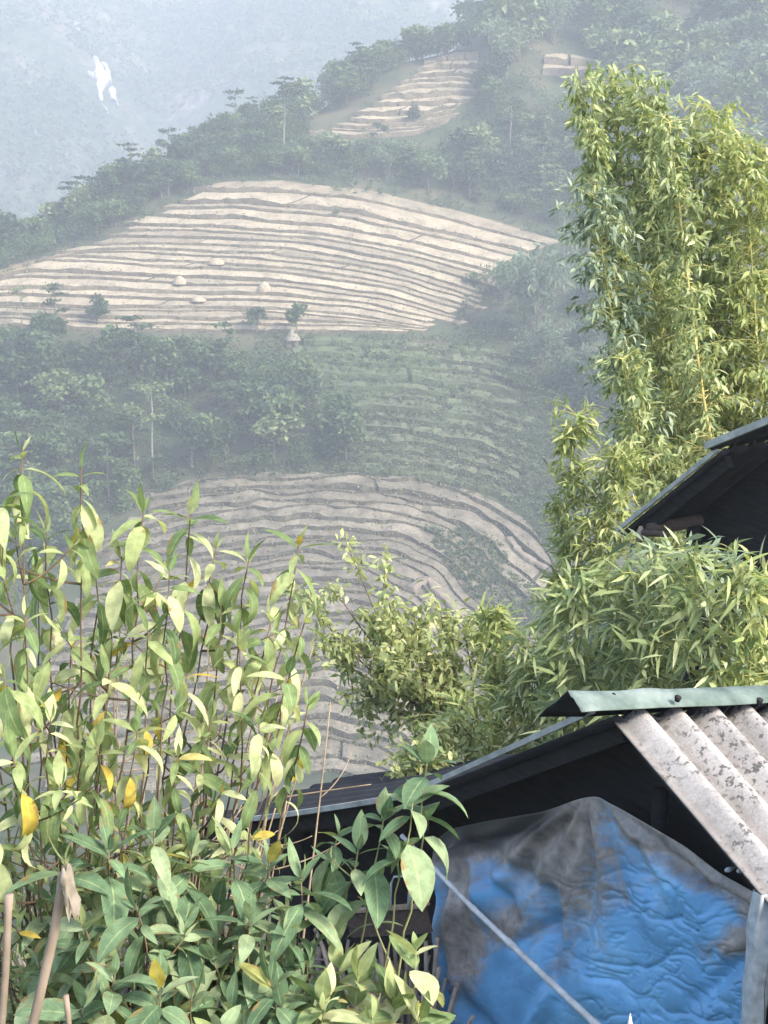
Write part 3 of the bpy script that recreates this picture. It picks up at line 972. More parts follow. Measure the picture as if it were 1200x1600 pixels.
def ground_cover():
    """low scrub between the trees and on the weedy terraces; one mass nobody could count"""
    r = np.random.default_rng(77)
    Vs = []; Ts = []; n = 0
    MID = [(400, 522), (560, 528), (700, 528), (880, 560), (900, 700), (860, 830), (780, 780), (650, 748), (520, 740), (480, 640), (430, 570)]
    LEFT = [(-60, 525), (430, 528), (500, 640), (-60, 640)]
    RIGHTLOW = [(660, 830), (740, 830), (790, 860), (800, 900), (850, 930), (860, 990), (800, 1000), (750, 950), (700, 890)]
    ALL = [(-80, 400), (330, 250), (700, 90), (900, -20), (1330, -20), (1330, 900), (900, 900), (870, 700), (800, 500), (900, 380), (560, 285), (330, 280), (-80, 430)]
    FOOT = [(60, 720), (330, 720), (560, 725), (780, 765), (870, 850), (800, 800), (640, 752), (500, 744), (330, 756), (200, 790), (100, 850), (-40, 850), (-40, 720)]
    BAND = [(0, 440), (250, 335), (340, 290), (430, 285), (720, 333), (890, 385), (900, 340), (560, 270), (330, 265), (120, 350), (-60, 410)]
    RP = [(750, 640), (905, 640), (905, 910), (872, 880), (805, 790)]
    LP = [(-60, 770), (205, 770), (150, 850), (90, 960), (-60, 1000)]
    GP = [(735, 455), (800, 410), (905, 385), (905, 560), (700, 528)]
    for poly, cnt, s in ((GP, 420, 0.8), (RP, 420, 0.8), (LP, 320, 0.9), (FOOT, 420, 0.8), (BAND, 420, 0.9), (MID, 1500, 0.75), (LEFT, 420, 0.9), (RIGHTLOW, 520, 0.55), (ALL, 900, 1.3)):
        q = sample_poly(poly, cnt, 0, r)
        P, hit = ground_hit(q[:, 0], q[:, 1])
        for p in P[hit]:
            h = s * r.uniform(0.5, 1.5)
            pts = lobe_points(p + [0, 0, h * 0.5 + 0.4], np.array([1.0, 1.0, 0.75]) * h, 24, r, 0.3)
            V, T = cards(pts, r.uniform(0.4, 0.9, 24) * 0.6, 0.6, r=r)
            Vs.append(V); Ts.append(T + n); n += len(V)
    o = link('scrub', make_mesh('scrub', np.vstack(Vs), [np.vstack(Ts)], M['shrub_cover'], smooth=False))
    tag(o, 'low green scrub growing between the trees and over the overgrown terraces', 'scrub', kind='stuff')
    Vs = []; Ts = []; n = 0
    for name, a, top, foot in TERRACE_EDGES:
        dens = {'rice_terraces': 1.0, 'upper_terraces': 0.8, 'lower_terraces': 2.2, 'overgrown_terraces': 3.0}.get(name, 0)
        k = int(len(a) * dens)
        if not k: continue
        i = r.integers(0, len(a) - 1, k); f = r.random(k)[:, None]
        base = (a[i] * (1 - f) + a[i + 1] * f); tp = (top[i] * (1 - f) + top[i + 1] * f)
        q = r.uniform(0.1, 1.0, k)[:, None]
        pts = base * (1 - q) + tp * q + [0, -0.12, 0]
        V, T = cards(pts, r.uniform(0.3, 0.75, k), 0.3, r=r)
        Vs.append(V); Ts.append(T + n); n += len(V)
        # stubble and weeds left standing on the level ground of each step
        kk = int(len(a) * dens * 0.9)
        i = r.integers(0, len(a) - 1, kk); f = r.random(kk)[:, None]
        pts = top[i] * (1 - f) + top[i + 1] * f + np.stack([r.normal(size=kk) * 0.5, r.uniform(0.3, 3.0, kk), r.uniform(0.0, 0.5, kk)], -1)
        V, T = cards(pts, r.uniform(0.25, 0.6, kk), 0.5, r=r)
        Vs.append(V); Ts.append(T + n); n += len(V)
    o = link('bank_grass', make_mesh('bank_grass', np.vstack(Vs), [np.vstack(Ts)], M['riser_grass'], smooth=False))
    tag(o, 'rough grass tufts on the banks between the terrace steps', 'grass', kind='stuff')


ground_cover()

# haystacks and the little hut on the terraces
M['hay'] = noisy('dry_hay', [(0.24, 0.195, 0.13), (0.36, 0.30, 0.21)], 2.5, 0.95, 0.6, 0.1, stretch=(1, 1, 0.3))
M['thatch'] = noisy('grey_thatch', [(0.17, 0.145, 0.11), (0.29, 0.25, 0.195)], 2.5, 0.95, 0.6, 0.1, stretch=(1, 1, 0.2))


def haystack(px, py, wpx, hpx, label):
    P = ground_hit(px, py)[0][0]; s = P[1] / F
    e = empty('haystack', P + [0, 0, 0.3], label, 'haystack', None)
    k = 14; rows = []
    for t in np.linspace(0, 1, 9):
        rad = wpx / 2 * s * math.cos(t * math.pi / 2) ** 0.65 * (1.0 if t < 1 else 0.0) + 0.02
        rows.append([P + np.array([rad * (1 + 0.12 * vnoise(j * 1.3 + px, t * 4)) * math.cos(j / k * 6.283), rad * math.sin(j / k * 6.283), 0.3 + t * hpx * s]) for j in range(k + 1)])
    link('heap', make_mesh('heap', *[(lambda a: a)(x) if i == 0 else [x] for i, x in enumerate(sheet_grid(np.array(rows)))], M['hay']), e)
    tb = MB(); tb.tube([P, P + [0, 0, 0.3 + hpx * s * 1.25]], 0.06, 6); tb.obj('pole', M['trunk'], e)


haystack(281, 446, 22, 13, 'small straw heap on the pale terraces, left of the other heap')
haystack(413, 458, 22, 16, 'small straw heap on a bench in the middle of the pale terraces')
haystack(310, 473, 24, 9, 'low flattened straw heap on a lower bench of the pale terraces')
haystack(338, 415, 26, 10, 'low straw heap on a higher bench of the pale terraces')


def hut():
    P = ground_hit(457, 540)[0][0]; s = P[1] / F
    e = empty('field_hut', P, 'tiny grey thatched hut at the foot of the pale terraces', 'hut')
    wd, hh = 24 * s, 16 * s
    b = MB(); b.box(P + [0, 0, 0.35 * hh], [wd * 0.36, 0, 0], [0, wd * 0.36, 0], [0, 0, hh * 0.5]); b.obj('wall', M['trunk'], e)
    b = MB()
    apex = P + [0, 0, hh * 1.75]
    k = 12; ring = [P + [wd * 0.55 * math.cos(a), wd * 0.55 * math.sin(a), hh * 0.62] for a in np.linspace(0, 6.283, k, endpoint=False)]
    ring2 = [p - [0, 0, 0.15] for p in ring]
    b.add(np.vstack([ring, ring2, [apex], [P + [0, 0, hh * 0.6]]]), [(j, k + j, k + (j + 1) % k, (j + 1) % k)[::-1] for j in range(k)],
          [(j, (j + 1) % k, 2 * k) for j in range(k)] + [(k + (j + 1) % k, k + j, 2 * k + 1) for j in range(k)])
    b.obj('roof', M['thatch'], e)
    b = MB(); b.box(P + [0.1 * wd, -wd * 0.37, 0.3 * hh], [wd * 0.1, 0, 0], [0, 0.05, 0], [0, 0, hh * 0.35]); b.obj('doorway', noisy('dark_opening', [(0.02, 0.02, 0.02), (0.03, 0.03, 0.03)], 3), e)  # solid near-black block, the doorway's shade is its colour


hut()

# ------------------------------------------------------------------ leaves close to the camera


def leaves(base, D, N, L, W, curl, n=6, fold=0.25, shape=0.8):
    """curved, folded blades. base/D/N: (k,3); returns verts, quads, uv"""
    k = len(base)
    D = D / np.linalg.norm(D, axis=1, keepdims=True)
    S = np.cross(D, N); S /= np.linalg.norm(S, axis=1, keepdims=True) + 1e-9
    N = np.cross(S, D)
    L = np.broadcast_to(L, (k,)); W = np.broadcast_to(W, (k,)); curl = np.broadcast_to(curl, (k,))
    t = np.linspace(0, 1, n + 1)
    c = np.where(np.abs(curl) < 1e-3, 1e-3, curl)[:, None]
    x = np.sin(c * t) / c * L[:, None]
    z = -(1 - np.cos(c * t)) / c * L[:, None]
    prof = np.sin(np.pi * np.clip(t, 0, 1) ** shape) ** 0.85
    prof[0] = 0.06; prof[-1] = 0.0
    wv = W[:, None] * 0.5 * prof[None]
    mid = base[:, None] + D[:, None] * x[..., None] + N[:, None] * z[..., None]
    ang = c * t
    Nl = N[:, None] * np.cos(ang)[..., None] + D[:, None] * np.sin(ang)[..., None]
    e1 = mid + S[:, None] * wv[..., None] + Nl * (wv * fold)[..., None]
    e2 = mid - S[:, None] * wv[..., None] + Nl * (wv * fold)[..., None]
    V = np.stack([e1, mid, e2], 2).reshape(k, -1, 3)     # (k, (n+1)*3, 3)
    m = (n + 1) * 3
    i = np.arange(n)[:, None]; j = np.arange(2)[None]
    q = np.stack([i * 3 + j, i * 3 + j + 1, (i + 1) * 3 + j + 1, (i + 1) * 3 + j], -1).reshape(-1, 4)
    Q = (np.arange(k)[:, None, None] * m + q[None]).reshape(-1, 4)
    uv1 = np.stack(np.broadcast_arrays(t[:, None], np.array([1.0, 0, -1])[None]), -1).reshape(-1, 2)
    return V.reshape(-1, 3), Q, np.tile(uv1, (k, 1))


def bez(a, b, c, n):
    t = np.linspace(0, 1, n)[:, None]
    return (1 - t) ** 2 * a + 2 * t * (1 - t) * b + t ** 2 * c


def unit(v):
    return v / (np.linalg.norm(v) + 1e-9)


M['shrub_leaf'] = foliage('shrub_leaf', [(0, (0.10, 0.16, 0.07)), (0.35, (0.20, 0.265, 0.11)), (0.7, (0.35, 0.395, 0.18)), (0.95, (0.52, 0.53, 0.31)), (0.985, (0.45, 0.33, 0.05)), (1, (0.5, 0.36, 0.07))], 0.4, 0.8, veins=True, spec=0.08)
M['green_leaf'] = foliage('green_leaf', [(0, (0.08, 0.14, 0.075)), (0.5, (0.155, 0.235, 0.125)), (0.9, (0.28, 0.34, 0.19)), (0.985, (0.22, 0.26, 0.1)), (1, (0.42, 0.33, 0.06))], 0.32, 0.75, veins=True, spec=0.1)
M['stem'] = noisy('shrub_stem', [(0.07, 0.045, 0.03), (0.16, 0.12, 0.07)], 30, 0.8)
M['green_stem'] = noisy('green_stem', [(0.13, 0.13, 0.06), (0.22, 0.22, 0.1)], 30, 0.7)
M['dry_stem'] = noisy('dry_stem', [(0.16, 0.11, 0.07), (0.32, 0.25, 0.17)], 25, 0.9)


def shrub(base, tips, label, leaf, L=0.105, Wr=0.28, seed=0, droop=1.0, nodes=9, stemmat='stem', group=None, leafy=0.42, r0=0.006, side=0.35):
    """woody stems that fan out from one foot; opposite pairs of leaves turn from upright at the tip to hanging below"""
    r = np.random.default_rng(seed)
    bx = at(*base)
    bx[2] = float(H(bx[0], bx[1])) - 0.05
    e = empty('leafy_shrub', bx, label, 'shrub', group)
    sb = MB(); Bs = []; Ds = []; Ns = []; Ls = []; Cs = []
    shoots = []
    order = sorted(range(len(tips)), key=lambda i: tips[i][0] + 0.35 * tips[i][1])
    groups = [order[i:i + 3] for i in range(0, len(order), 3)]
    tipP = [at(*t) for t in tips]
    for gidx in groups:
        cen = np.mean([tipP[i] for i in gidx], 0)
        low = min(tipP[i][2] for i in gidx)
        fork = bx + (cen - bx) * r.uniform(0.36, 0.56)
        fork[2] = min(fork[2] + 0.05, low - 0.12) + r.normal() * 0.02
        fork += r.normal(size=3) * [0.06, 0.06, 0]
        stem = bez(bx + r.normal(size=3) * [0.07, 0.05, 0], bx + (fork - bx) * [0.3, 0.4, 0.6] + r.normal(size=3) * 0.04, fork, 18)
        sb.tube(stem, np.linspace(r0 * 1.15, r0 * 0.75, 18), 7)
        for ti in gidx:
            tip = tipP[ti]
            i0 = int(r.uniform(11, 18)); q0 = stem[min(i0, 17)]
            d0 = tip - q0
            ctrl = q0 + d0 * [0.55, 0.55, 0.35] + r.normal(size=3) * [0.05, 0.05, 0.02]
            P = bez(q0, ctrl, tip, 24)
            P[1:-1] += 0.004 * r.normal(size=(22, 3))
            sb.tube(P, np.linspace(r0 * 0.7, 0.0015, 24), 6)
            shoots.append((P, 1.0, nodes))
    for P, _a, _b in list(shoots):
        # side shoots
        for _ in range(int(r.poisson(side * 6))):
            i = int(r.uniform(4, 21)); q = P[i]
            ln = r.uniform(0.07, 0.2)
            dv = unit(np.array([r.normal(), r.normal() * 0.7, r.uniform(0.2, 1.1)]))
            P2 = bez(q, q + dv * ln * 0.5 + [0, 0, -0.01], q + dv * ln + np.array([0, 0, 0.02]), 10)
            sb.tube(P2, np.linspace(0.0028, 0.0012, 10), 5)
            shoots.append((P2, r.uniform(0.5, 0.8), max(3, int(nodes * 0.55))))
    for P, sc, nn in shoots:
        seg = np.concatenate([[0], np.cumsum(np.linalg.norm(np.diff(P, axis=0), axis=1))])
        tot = seg[-1]
        phi0 = r.uniform(0, 6.28)
        # distance of each node below the tip
        gap = np.cumsum(np.concatenate([[0.004], r.uniform(0.010, 0.05, nn - 1) * np.linspace(0.35, 1.4, nn - 1)])) * sc
        gap = gap[gap < tot * leafy + 0.04]
        for k, gdist in enumerate(gap):
            s_ = max(tot - gdist, 0)
            p = np.array([np.interp(s_, seg, P[:, c]) for c in range(3)])
            p2 = np.array([np.interp(max(s_ - 0.03, 0), seg, P[:, c]) for c in range(3)])
            ax = unit(p - p2) if np.linalg.norm(p - p2) > 1e-6 else np.array([0, 0, 1.0])
            ax = unit(ax + np.array([0, 0, 0.35]))
            ref = np.cross(ax, [0.3, 1, 0.1]); ref = unit(ref); ref2 = np.cross(ax, ref)
            phi = phi0 + k * math.pi / 2
            f = min(1.0, (k + 1.6) / 4)
            for sg in (0, math.pi):
                if k > 2 and r.random() < 0.12: continue
                a = phi + sg + r.normal() * 0.25
                rad = ref * math.cos(a) + ref2 * math.sin(a)
                open_ = math.radians((24, 52, 78)[k] + r.normal() * 8) if k < 3 else math.radians(r.uniform(68, 112))
                open_ = min(open_, math.radians(125)) * (0.75 + 0.25 * droop)
                d = ax * math.cos(open_) + rad * math.sin(open_)
                d = unit(d + np.array([0, 0, -0.17 * droop * min(k, 4) * r.uniform(0.2, 1.4)]))
                n_ = ax * 1.0 + rad * 0.05 + r.normal(size=3) * 0.22
                if abs(np.dot(unit(n_), d)) > 0.92: n_ = n_ + rad
                if d[2] < -0.7: n_ = rad + r.normal(size=3) * 0.3
                Bs.append(p + rad * 0.002); Ds.append(d); Ns.append(n_)
                Ls.append(L * sc * (0.34 + 0.66 * f) * r.uniform(0.5, 1.2))
                Cs.append((0.3 + 0.42 * min(k, 4) * droop) * r.uniform(0.45, 1.25))
    Ls = np.array(Ls)
    V, Q, uv = leaves(np.array(Bs), np.array(Ds), np.array(Ns), Ls, Ls * Wr * r.uniform(0.8, 1.3, len(Ls)), np.array(Cs), 7, 0.22, 0.78)
    link('leaves', make_mesh('leaves', V, [Q], M[leaf], uv=uv), e)
    sb.obj('stems', M[stemmat], e, smooth=True)
    return e


shrub((10, 1700, 3.0), [(35, 700, 3.0), (126, 728, 3.05), (-5, 775, 2.9), (72, 830, 3.1), (-40, 850, 3.0), (150, 905, 3.2), (40, 960, 2.9), (112, 1010, 3.1), (5, 1050, 2.85), (-30, 960, 3.0), (80, 1120, 2.9), (20, 1180, 2.8), (60, 900, 3.3), (-10, 1290, 2.8)],
      'tallest pale green shrub at the left edge, its tips above the terraces', 'shrub_leaf', 0.1, 0.265, 3, side=1.0)
shrub((35, 1750, 3.15), [(225, 795, 3.1), (298, 800, 3.2), (190, 870, 3.1), (265, 890, 3.0), (338, 855, 3.25), (232, 985, 3.0), (172, 1050, 2.95), (345, 945, 3.2), (292, 1050, 3.1), (215, 1140, 2.9), (150, 1165, 2.9), (95, 1225, 2.8), (190, 960, 3.3), (260, 1000, 3.3)],
      'pale green shrub with yellowing hanging leaves, between the two other tall ones', 'shrub_leaf', 0.1, 0.265, 5, side=1.0)
shrub((80, 1780, 3.3), [(390, 870, 3.2), (467, 850, 3.3), (425, 965, 3.15), (375, 1005, 3.1), (450, 1050, 3.1), (405, 1130, 3.0), (482, 1100, 3.2), (330, 1120, 3.1), (278, 1180, 3.0), (480, 960, 3.35)],
      'loose pale green shrub reaching furthest right in front of the lower terraces', 'shrub_leaf', 0.1, 0.26, 8, side=0.6)
shrub((170, 1850, 2.8), [(170, 1325, 2.8), (240, 1295, 2.85), (100, 1340, 2.8), (300, 1330, 2.9), (212, 1415, 2.7), (130, 1440, 2.7), (288, 1440, 2.8), (180, 1520, 2.6), (85, 1400, 2.9), (250, 1540, 2.6), (130, 1570, 2.6), (60, 1500, 2.8), (220, 1360, 3.0), (310, 1400, 3.0)],
      'dense dark green shrub at the bottom left beside the bamboo stakes', 'green_leaf', 0.118, 0.34, 11, droop=0.7, leafy=0.7, side=0.5)
shrub((370, 1850, 2.85), [(362, 1325, 2.9), (420, 1345, 2.9), (470, 1370, 2.85), (390, 1435, 2.8), (450, 1455, 2.8), (330, 1495, 2.75), (422, 1530, 2.7), (360, 1575, 2.7), (300, 1555, 2.7), (400, 1385, 3.0), (480, 1500, 2.8), (440, 1570, 2.7), (340, 1410, 2.95)],
      'dense grey green shrub at the bottom in front of the dark lean-to', 'green_leaf', 0.118, 0.33, 14, droop=0.7, leafy=0.7, side=0.5)
shrub((420, 1800, 2.9), [(668, 1190, 2.85), (645, 1250, 2.85), (600, 1275, 2.9), (560, 1325, 2.9), (530, 1300, 2.95)],
      'dark green leafy branches reaching right across the dark eave beside the tarpaulin', 'green_leaf', 0.108, 0.42, 17, droop=0.75, leafy=0.35, side=0.15, nodes=6, stemmat='green_stem')
shrub((610, 1800, 2.75), [(650, 1480, 2.75), (560, 1525, 2.75), (618, 1560, 2.7), (530, 1510, 2.8), (505, 1560, 2.7), (580, 1590, 2.6), (655, 1590, 2.65)],
      'small pale plant with wide spread leaves in front of the dry stalks', 'shrub_leaf', 0.11, 0.4, 21, droop=0.45, leafy=0.6, side=0.25, nodes=6, stemmat='green_stem')


def twiggy(base, n, label, seed):
    """bare dry twigs in a tangle"""
    r = np.random.default_rng(seed)
    b = at(*base); b[2] = float(H(b[0], b[1])) - 0.05
    e = empty('dry_shrub', b, label, 'dry shrub')
    mb = MB()
    for _ in range(n):
        tip = at(r.uniform(60, 520), r.uniform(980, 1330), base[2] + r.normal() * 0.2)
        P = bez(b + r.normal(size=3) * [0.1, 0.1, 0], b + (tip - b) * [0.45, 0.5, 0.55] + r.normal(size=3) * 0.05, tip, 16)
        mb.tube(P, np.linspace(0.006, 0.0018, 16), 5)
        for _k in range(5):
            i = int(r.uniform(7, 15)); d = unit(np.array([r.normal(), r.normal() * 0.5, r.uniform(0, 1)])) * r.uniform(0.08, 0.25)
            mb.tube(bez(P[i], P[i] + d * 0.5 + r.normal(size=3) * 0.015, P[i] + d, 8), np.linspace(0.0024, 0.001, 8), 4)
    mb.obj('stems', M['dry_stem'], e, True)


twiggy((230, 1750, 3.7), 26, 'tangle of bare brown twigs behind the pale green shrubs', 5)

# ------------------------------------------------------------------ bamboo
M['bamboo_leaf'] = foliage('bamboo_leaf', [(0, (0.13, 0.18, 0.08)), (0.45, (0.27, 0.325, 0.145)), (0.8, (0.40, 0.44, 0.21)), (1, (0.52, 0.54, 0.3))], 0.42, 0.45)
M['bamboo_leaf_yellow'] = foliage('bamboo_leaf_yellow', [(0, (0.15, 0.205, 0.075)), (0.45, (0.29, 0.345, 0.125)), (0.8, (0.41, 0.435, 0.17)), (1, (0.52, 0.50, 0.23))], 0.42, 0.45)
M['bamboo_leaf_dark'] = foliage('bamboo_leaf_dark', [(0, (0.10, 0.145, 0.095)), (0.45, (0.21, 0.265, 0.17)), (0.85, (0.33, 0.385, 0.26)), (1, (0.45, 0.49, 0.34))], 0.35, 0.4)  # shaded copy of the bamboo leaf, shade put into the colour
M['culm'] = noisy('bamboo_culm', [(0.20, 0.22, 0.07), (0.36, 0.34, 0.12)], 6, 0.5)
M['culm_yellow'] = noisy('yellow_culm', [(0.42, 0.36, 0.12), (0.55, 0.48, 0.2)], 6, 0.5)


def bamboo(culm, env, label, leaf='bamboo_leaf', n=900, L=0.15, W=0.022, culm_r=0.028, seed=0, t0=0.15, group='near bamboo at the right', culmmat='culm', droop=0.7, name='bamboo'):
    """one culm with side twigs; env = half width of the foliage in metres along the culm (start, middle, tip)"""
    r = np.random.default_rng(seed)
    K = np.array([at(*c) for c in culm])
    foot = K[0].copy(); foot[2] = float(H(foot[0], foot[1])) - 0.1
    K = np.vstack([foot, K])
    s = np.linspace(0, 1, 40)
    d = np.concatenate([[0], np.cumsum(np.linalg.norm(np.diff(K, axis=0), axis=1))]); d /= d[-1]
    P = np.stack([np.interp(s, d, K[:, c]) for c in range(3)], -1)
    ker = np.hanning(9); ker /= ker.sum()
    Q_ = P.copy()
    for c in range(3):
        Q_[:, c] = np.convolve(np.concatenate([2 * P[0, c] - P[4:0:-1, c], P[:, c], 2 * P[-1, c] - P[-2:-6:-1, c]]), ker, 'valid')
    P = Q_
    e = empty(name, foot, label, 'bamboo', group)
    mb = MB()
    rad = culm_r * (1 - 0.86 * s ** 1.5)
    rad = rad * (1 + 0.14 * (np.arange(40) % 3 == 0))
    mb.tube(P, rad, 8)
    Bs = []; Ds = []; Ns = []; Ls = []; Cs = []
    ntw = max(8, n // 11)
    for _ in range(ntw):
        t = t0 + (1 - t0) * r.random() ** 0.9
        p = np.array([np.interp(t, s, P[:, c]) for c in range(3)])
        R_ = np.interp(t, [t0, (1 + t0) / 2, 1], env) * r.uniform(0.3, 1.15) * (1 + 0.55 * vnoise(t * 9 + seed * 3.7, seed * 1.3))
        if r.random() < 0.05: R_ *= 1.45
        a = r.uniform(0, 6.283)
        out = np.array([math.cos(a), math.sin(a), r.uniform(-0.1, 0.75)])
        out = unit(out)
        end = p + out * R_ + np.array([0, 0, -0.18 * R_])
        ctrl = p + out * R_ * 0.55 + np.array([0, 0, 0.12 * R_])
        T = bez(p, ctrl, end, 7)
        mb.tube(T, np.linspace(0.005, 0.0015, 7), 4, cap=False)
        for _k in range(11):
            q = r.uniform(0.3, 1.0) ** 0.7
            b = np.array([np.interp(q, np.linspace(0, 1, 7), T[:, c]) for c in range(3)]) + r.normal(size=3) * L * 0.22
            dv = unit(unit(end - p) * 0.6 + r.normal(size=3) * 0.65 + np.array([0, 0, -droop * r.uniform(0.2, 1.2)]))
            Bs.append(b); Ds.append(dv); Ns.append(np.array([0, 0, 1.0]) + r.normal(size=3) * 0.45)
            Ls.append(L * r.uniform(0.65, 1.3)); Cs.append(r.uniform(0.1, 1.1))
    V, Q, uv = leaves(np.array(Bs), np.array(Ds), np.array(Ns), np.array(Ls), np.array(Ls) * (W / L) * r.uniform(0.8, 1.3, len(Ls)), np.array(Cs), 3, 0.15, 0.62)
    link('leaves', make_mesh('leaves', V, [Q], M[leaf], smooth=True), e)
    mb.obj('culm', M[culmmat], e, True)
    return e


G1 = 'tall bamboo at the right'
STAND = [  # tip, middle, lower point; depth; foliage half widths; leaf (tinted for sun and shade side); leaves; label
    ((908, 125), (948, 380), (1000, 620), 15.0, (0.36, 0.36, 0.24), 'bamboo_leaf', 5200, 'tall leafy bamboo leaning furthest left, its tip highest'),
    ((955, 108), (985, 370), (1030, 620), 15.8, (0.5, 0.46, 0.36), 'bamboo_leaf', 6000, 'tall leafy bamboo close behind the leftmost leaning one'),
    ((1008, 130), (1028, 370), (1060, 620), 15.3, (0.52, 0.5, 0.36), 'bamboo_leaf', 6000, 'tall bamboo at the dip in the top of the stand'),
    ((928, 300), (955, 500), (1005, 690), 14.4, (0.34, 0.34, 0.3), 'bamboo_leaf_dark', 4600, 'dark leafy bamboo low on the left side of the tall bamboo'),
    ((1046, 190), (1070, 400), (1100, 640), 14.2, (0.44, 0.4, 0.26), 'bamboo_leaf', 3400, 'bamboo with a bare yellow culm showing between the leaves'),
    ((1078, 225), (1098, 420), (1125, 640), 15.6, (0.6, 0.56, 0.45), 'bamboo_leaf_yellow', 5600, 'pale leafy bamboo behind the bare yellow culm'),
    ((1120, 178), (1138, 390), (1155, 640), 15.4, (0.56, 0.5, 0.26), 'bamboo_leaf_yellow', 5600, 'bamboo with a dry topmost tip right of the yellow culm'),
    ((1162, 225), (1175, 420), (1190, 640), 14.8, (0.6, 0.55, 0.32), 'bamboo_leaf_yellow', 5600, 'yellow green bamboo near the right edge of the photo'),
    ((1206, 275), (1216, 440), (1230, 640), 15.2, (0.65, 0.6, 0.4), 'bamboo_leaf_yellow', 5600, 'yellow green bamboo cut by the right edge of the photo'),
    ((1262, 330), (1275, 450), (1300, 640), 16.0, (0.65, 0.6, 0.4), 'bamboo_leaf', 3000, 'bamboo just beyond the right edge of the photo'),
    ((1015, 430), (1040, 560), (1075, 720), 14.7, (0.6, 0.55, 0.4), 'bamboo_leaf', 4800, 'low dense bamboo at the foot of the tall stand'),
    ((972, 560), (1000, 690), (1030, 800), 13.9, (0.5, 0.46, 0.3), 'bamboo_leaf', 3200, 'short leafy bamboo filling the gap just above the dark house roof'),
    ((1085, 400), (1105, 560), (1130, 720), 16.4, (0.65, 0.6, 0.5), 'bamboo_leaf_dark', 4800, 'darker bamboo deep inside the tall stand'),
    ((1000, 300), (1020, 480), (1060, 700), 16.6, (0.6, 0.55, 0.4), 'bamboo_leaf_dark', 4800, 'dark bamboo at the back of the tall stand on its left'),
]
for i, (a_, b_, c_, Y_, env_, leaf_, n_, lab_) in enumerate(STAND):
    bamboo([(c_[0] + 55, 900, Y_), (*c_, Y_), (*b_, Y_), (*a_, Y_)], env_, lab_, leaf_, int(n_ * 1.3), 0.102, 0.025, 0.03, i + 1, 0.22, G1, 'culm_yellow' if 'yellow culm showing' in lab_ else 'culm')
G2 = 'low bamboo behind the shed'
bamboo([(905, 1060, 13.6), (890, 880, 13.6), (885, 760, 13.6), (902, 650, 13.6)], (0.42, 0.36, 0.2), 'yellow green bamboo tip standing left of the dark roof corner', 'bamboo_leaf_yellow', 3800, 0.12, 0.022, 0.018, 11, 0.35, G2, droop=0.3)
bamboo([(960, 1080, 13.4), (955, 920, 13.4), (950, 800, 13.4), (965, 715, 13.4)], (0.48, 0.42, 0.26), 'yellow green bamboo just left of the dark roof corner', 'bamboo_leaf_yellow', 4200, 0.125, 0.022, 0.018, 12, 0.35, G2, droop=0.3)
bamboo([(900, 1130, 10), (895, 1030, 10), (900, 950, 10), (910, 885, 10)], (0.36, 0.34, 0.2), 'green bamboo with long spiky leaves behind the ridge cap end', 'bamboo_leaf', 1100, 0.19, 0.028, 0.016, 13, 0.4, G2, droop=0.3)
bamboo([(1000, 1130, 9.8), (1000, 1020, 9.8), (1005, 940, 9.8), (1010, 884, 9.8)], (0.36, 0.36, 0.2), 'green bamboo below the dark roof corner', 'bamboo_leaf', 1200, 0.19, 0.028, 0.016, 14, 0.4, G2, droop=0.3)
bamboo([(1090, 1130, 9.6), (1095, 1020, 9.6), (1095, 930, 9.6), (1085, 867, 9.6)], (0.36, 0.36, 0.22), 'green bamboo under the middle of the dark roof', 'bamboo_leaf', 1200, 0.19, 0.028, 0.016, 15, 0.4, G2, droop=0.3)
bamboo([(1175, 1130, 9.4), (1170, 1030, 9.4), (1175, 960, 9.4), (1170, 890, 9.4)], (0.36, 0.36, 0.22), 'bright green bamboo above the right end of the ridge cap', 'bamboo_leaf_yellow', 1100, 0.19, 0.028, 0.016, 16, 0.4, G2, droop=0.3)
bamboo([(1140, 1100, 10.2), (1145, 990, 10.2), (1150, 930, 10.2), (1150, 866, 10.2)], (0.4, 0.4, 0.3), 'dark green bamboo in the shade under the dark roof', 'bamboo_leaf_dark', 1700, 0.18, 0.03, 0.016, 17, 0.3, G2, droop=0.3)
bamboo([(950, 1100, 10.6), (955, 1000, 10.6), (1030, 935, 10.6), (1050, 872, 10.6)], (0.45, 0.42, 0.3), 'dark green bamboo behind the brighter low ones', 'bamboo_leaf_dark', 1900, 0.18, 0.03, 0.016, 18, 0.3, G2, droop=0.3)
bamboo([(1240, 1130, 10), (1240, 1000, 10), (1245, 940, 10), (1250, 870, 10)], (0.4, 0.4, 0.3), 'green bamboo at the right edge behind the shed', 'bamboo_leaf', 1200, 0.18, 0.028, 0.016, 19, 0.3, G2, droop=0.3)
bamboo([(800, 1220, 11.5), (800, 1120, 11.5), (785, 1030, 11.5), (770, 955, 11.5)], (0.40, 0.36, 0.18), 'small yellow green bamboo left of the ridge cap', 'bamboo_leaf_yellow', 2200, 0.14, 0.022, 0.014, 20, 0.4, G2, droop=0.3)
bamboo([(860, 1220, 11), (845, 1130, 11), (835, 1070, 11), (825, 1005, 11)], (0.42, 0.36, 0.2), 'small green bamboo touching the end of the ridge cap', 'bamboo_leaf', 2000, 0.14, 0.022, 0.014, 22, 0.4, G2, droop=0.3)
bamboo([(740, 1250, 11), (735, 1180, 11), (730, 1130, 11), (725, 1090, 11)], (0.42, 0.36, 0.2), 'lowest small bamboo above the left roof slope', 'bamboo_leaf_yellow', 1500, 0.14, 0.022, 0.012, 23, 0.4, G2, droop=0.3)


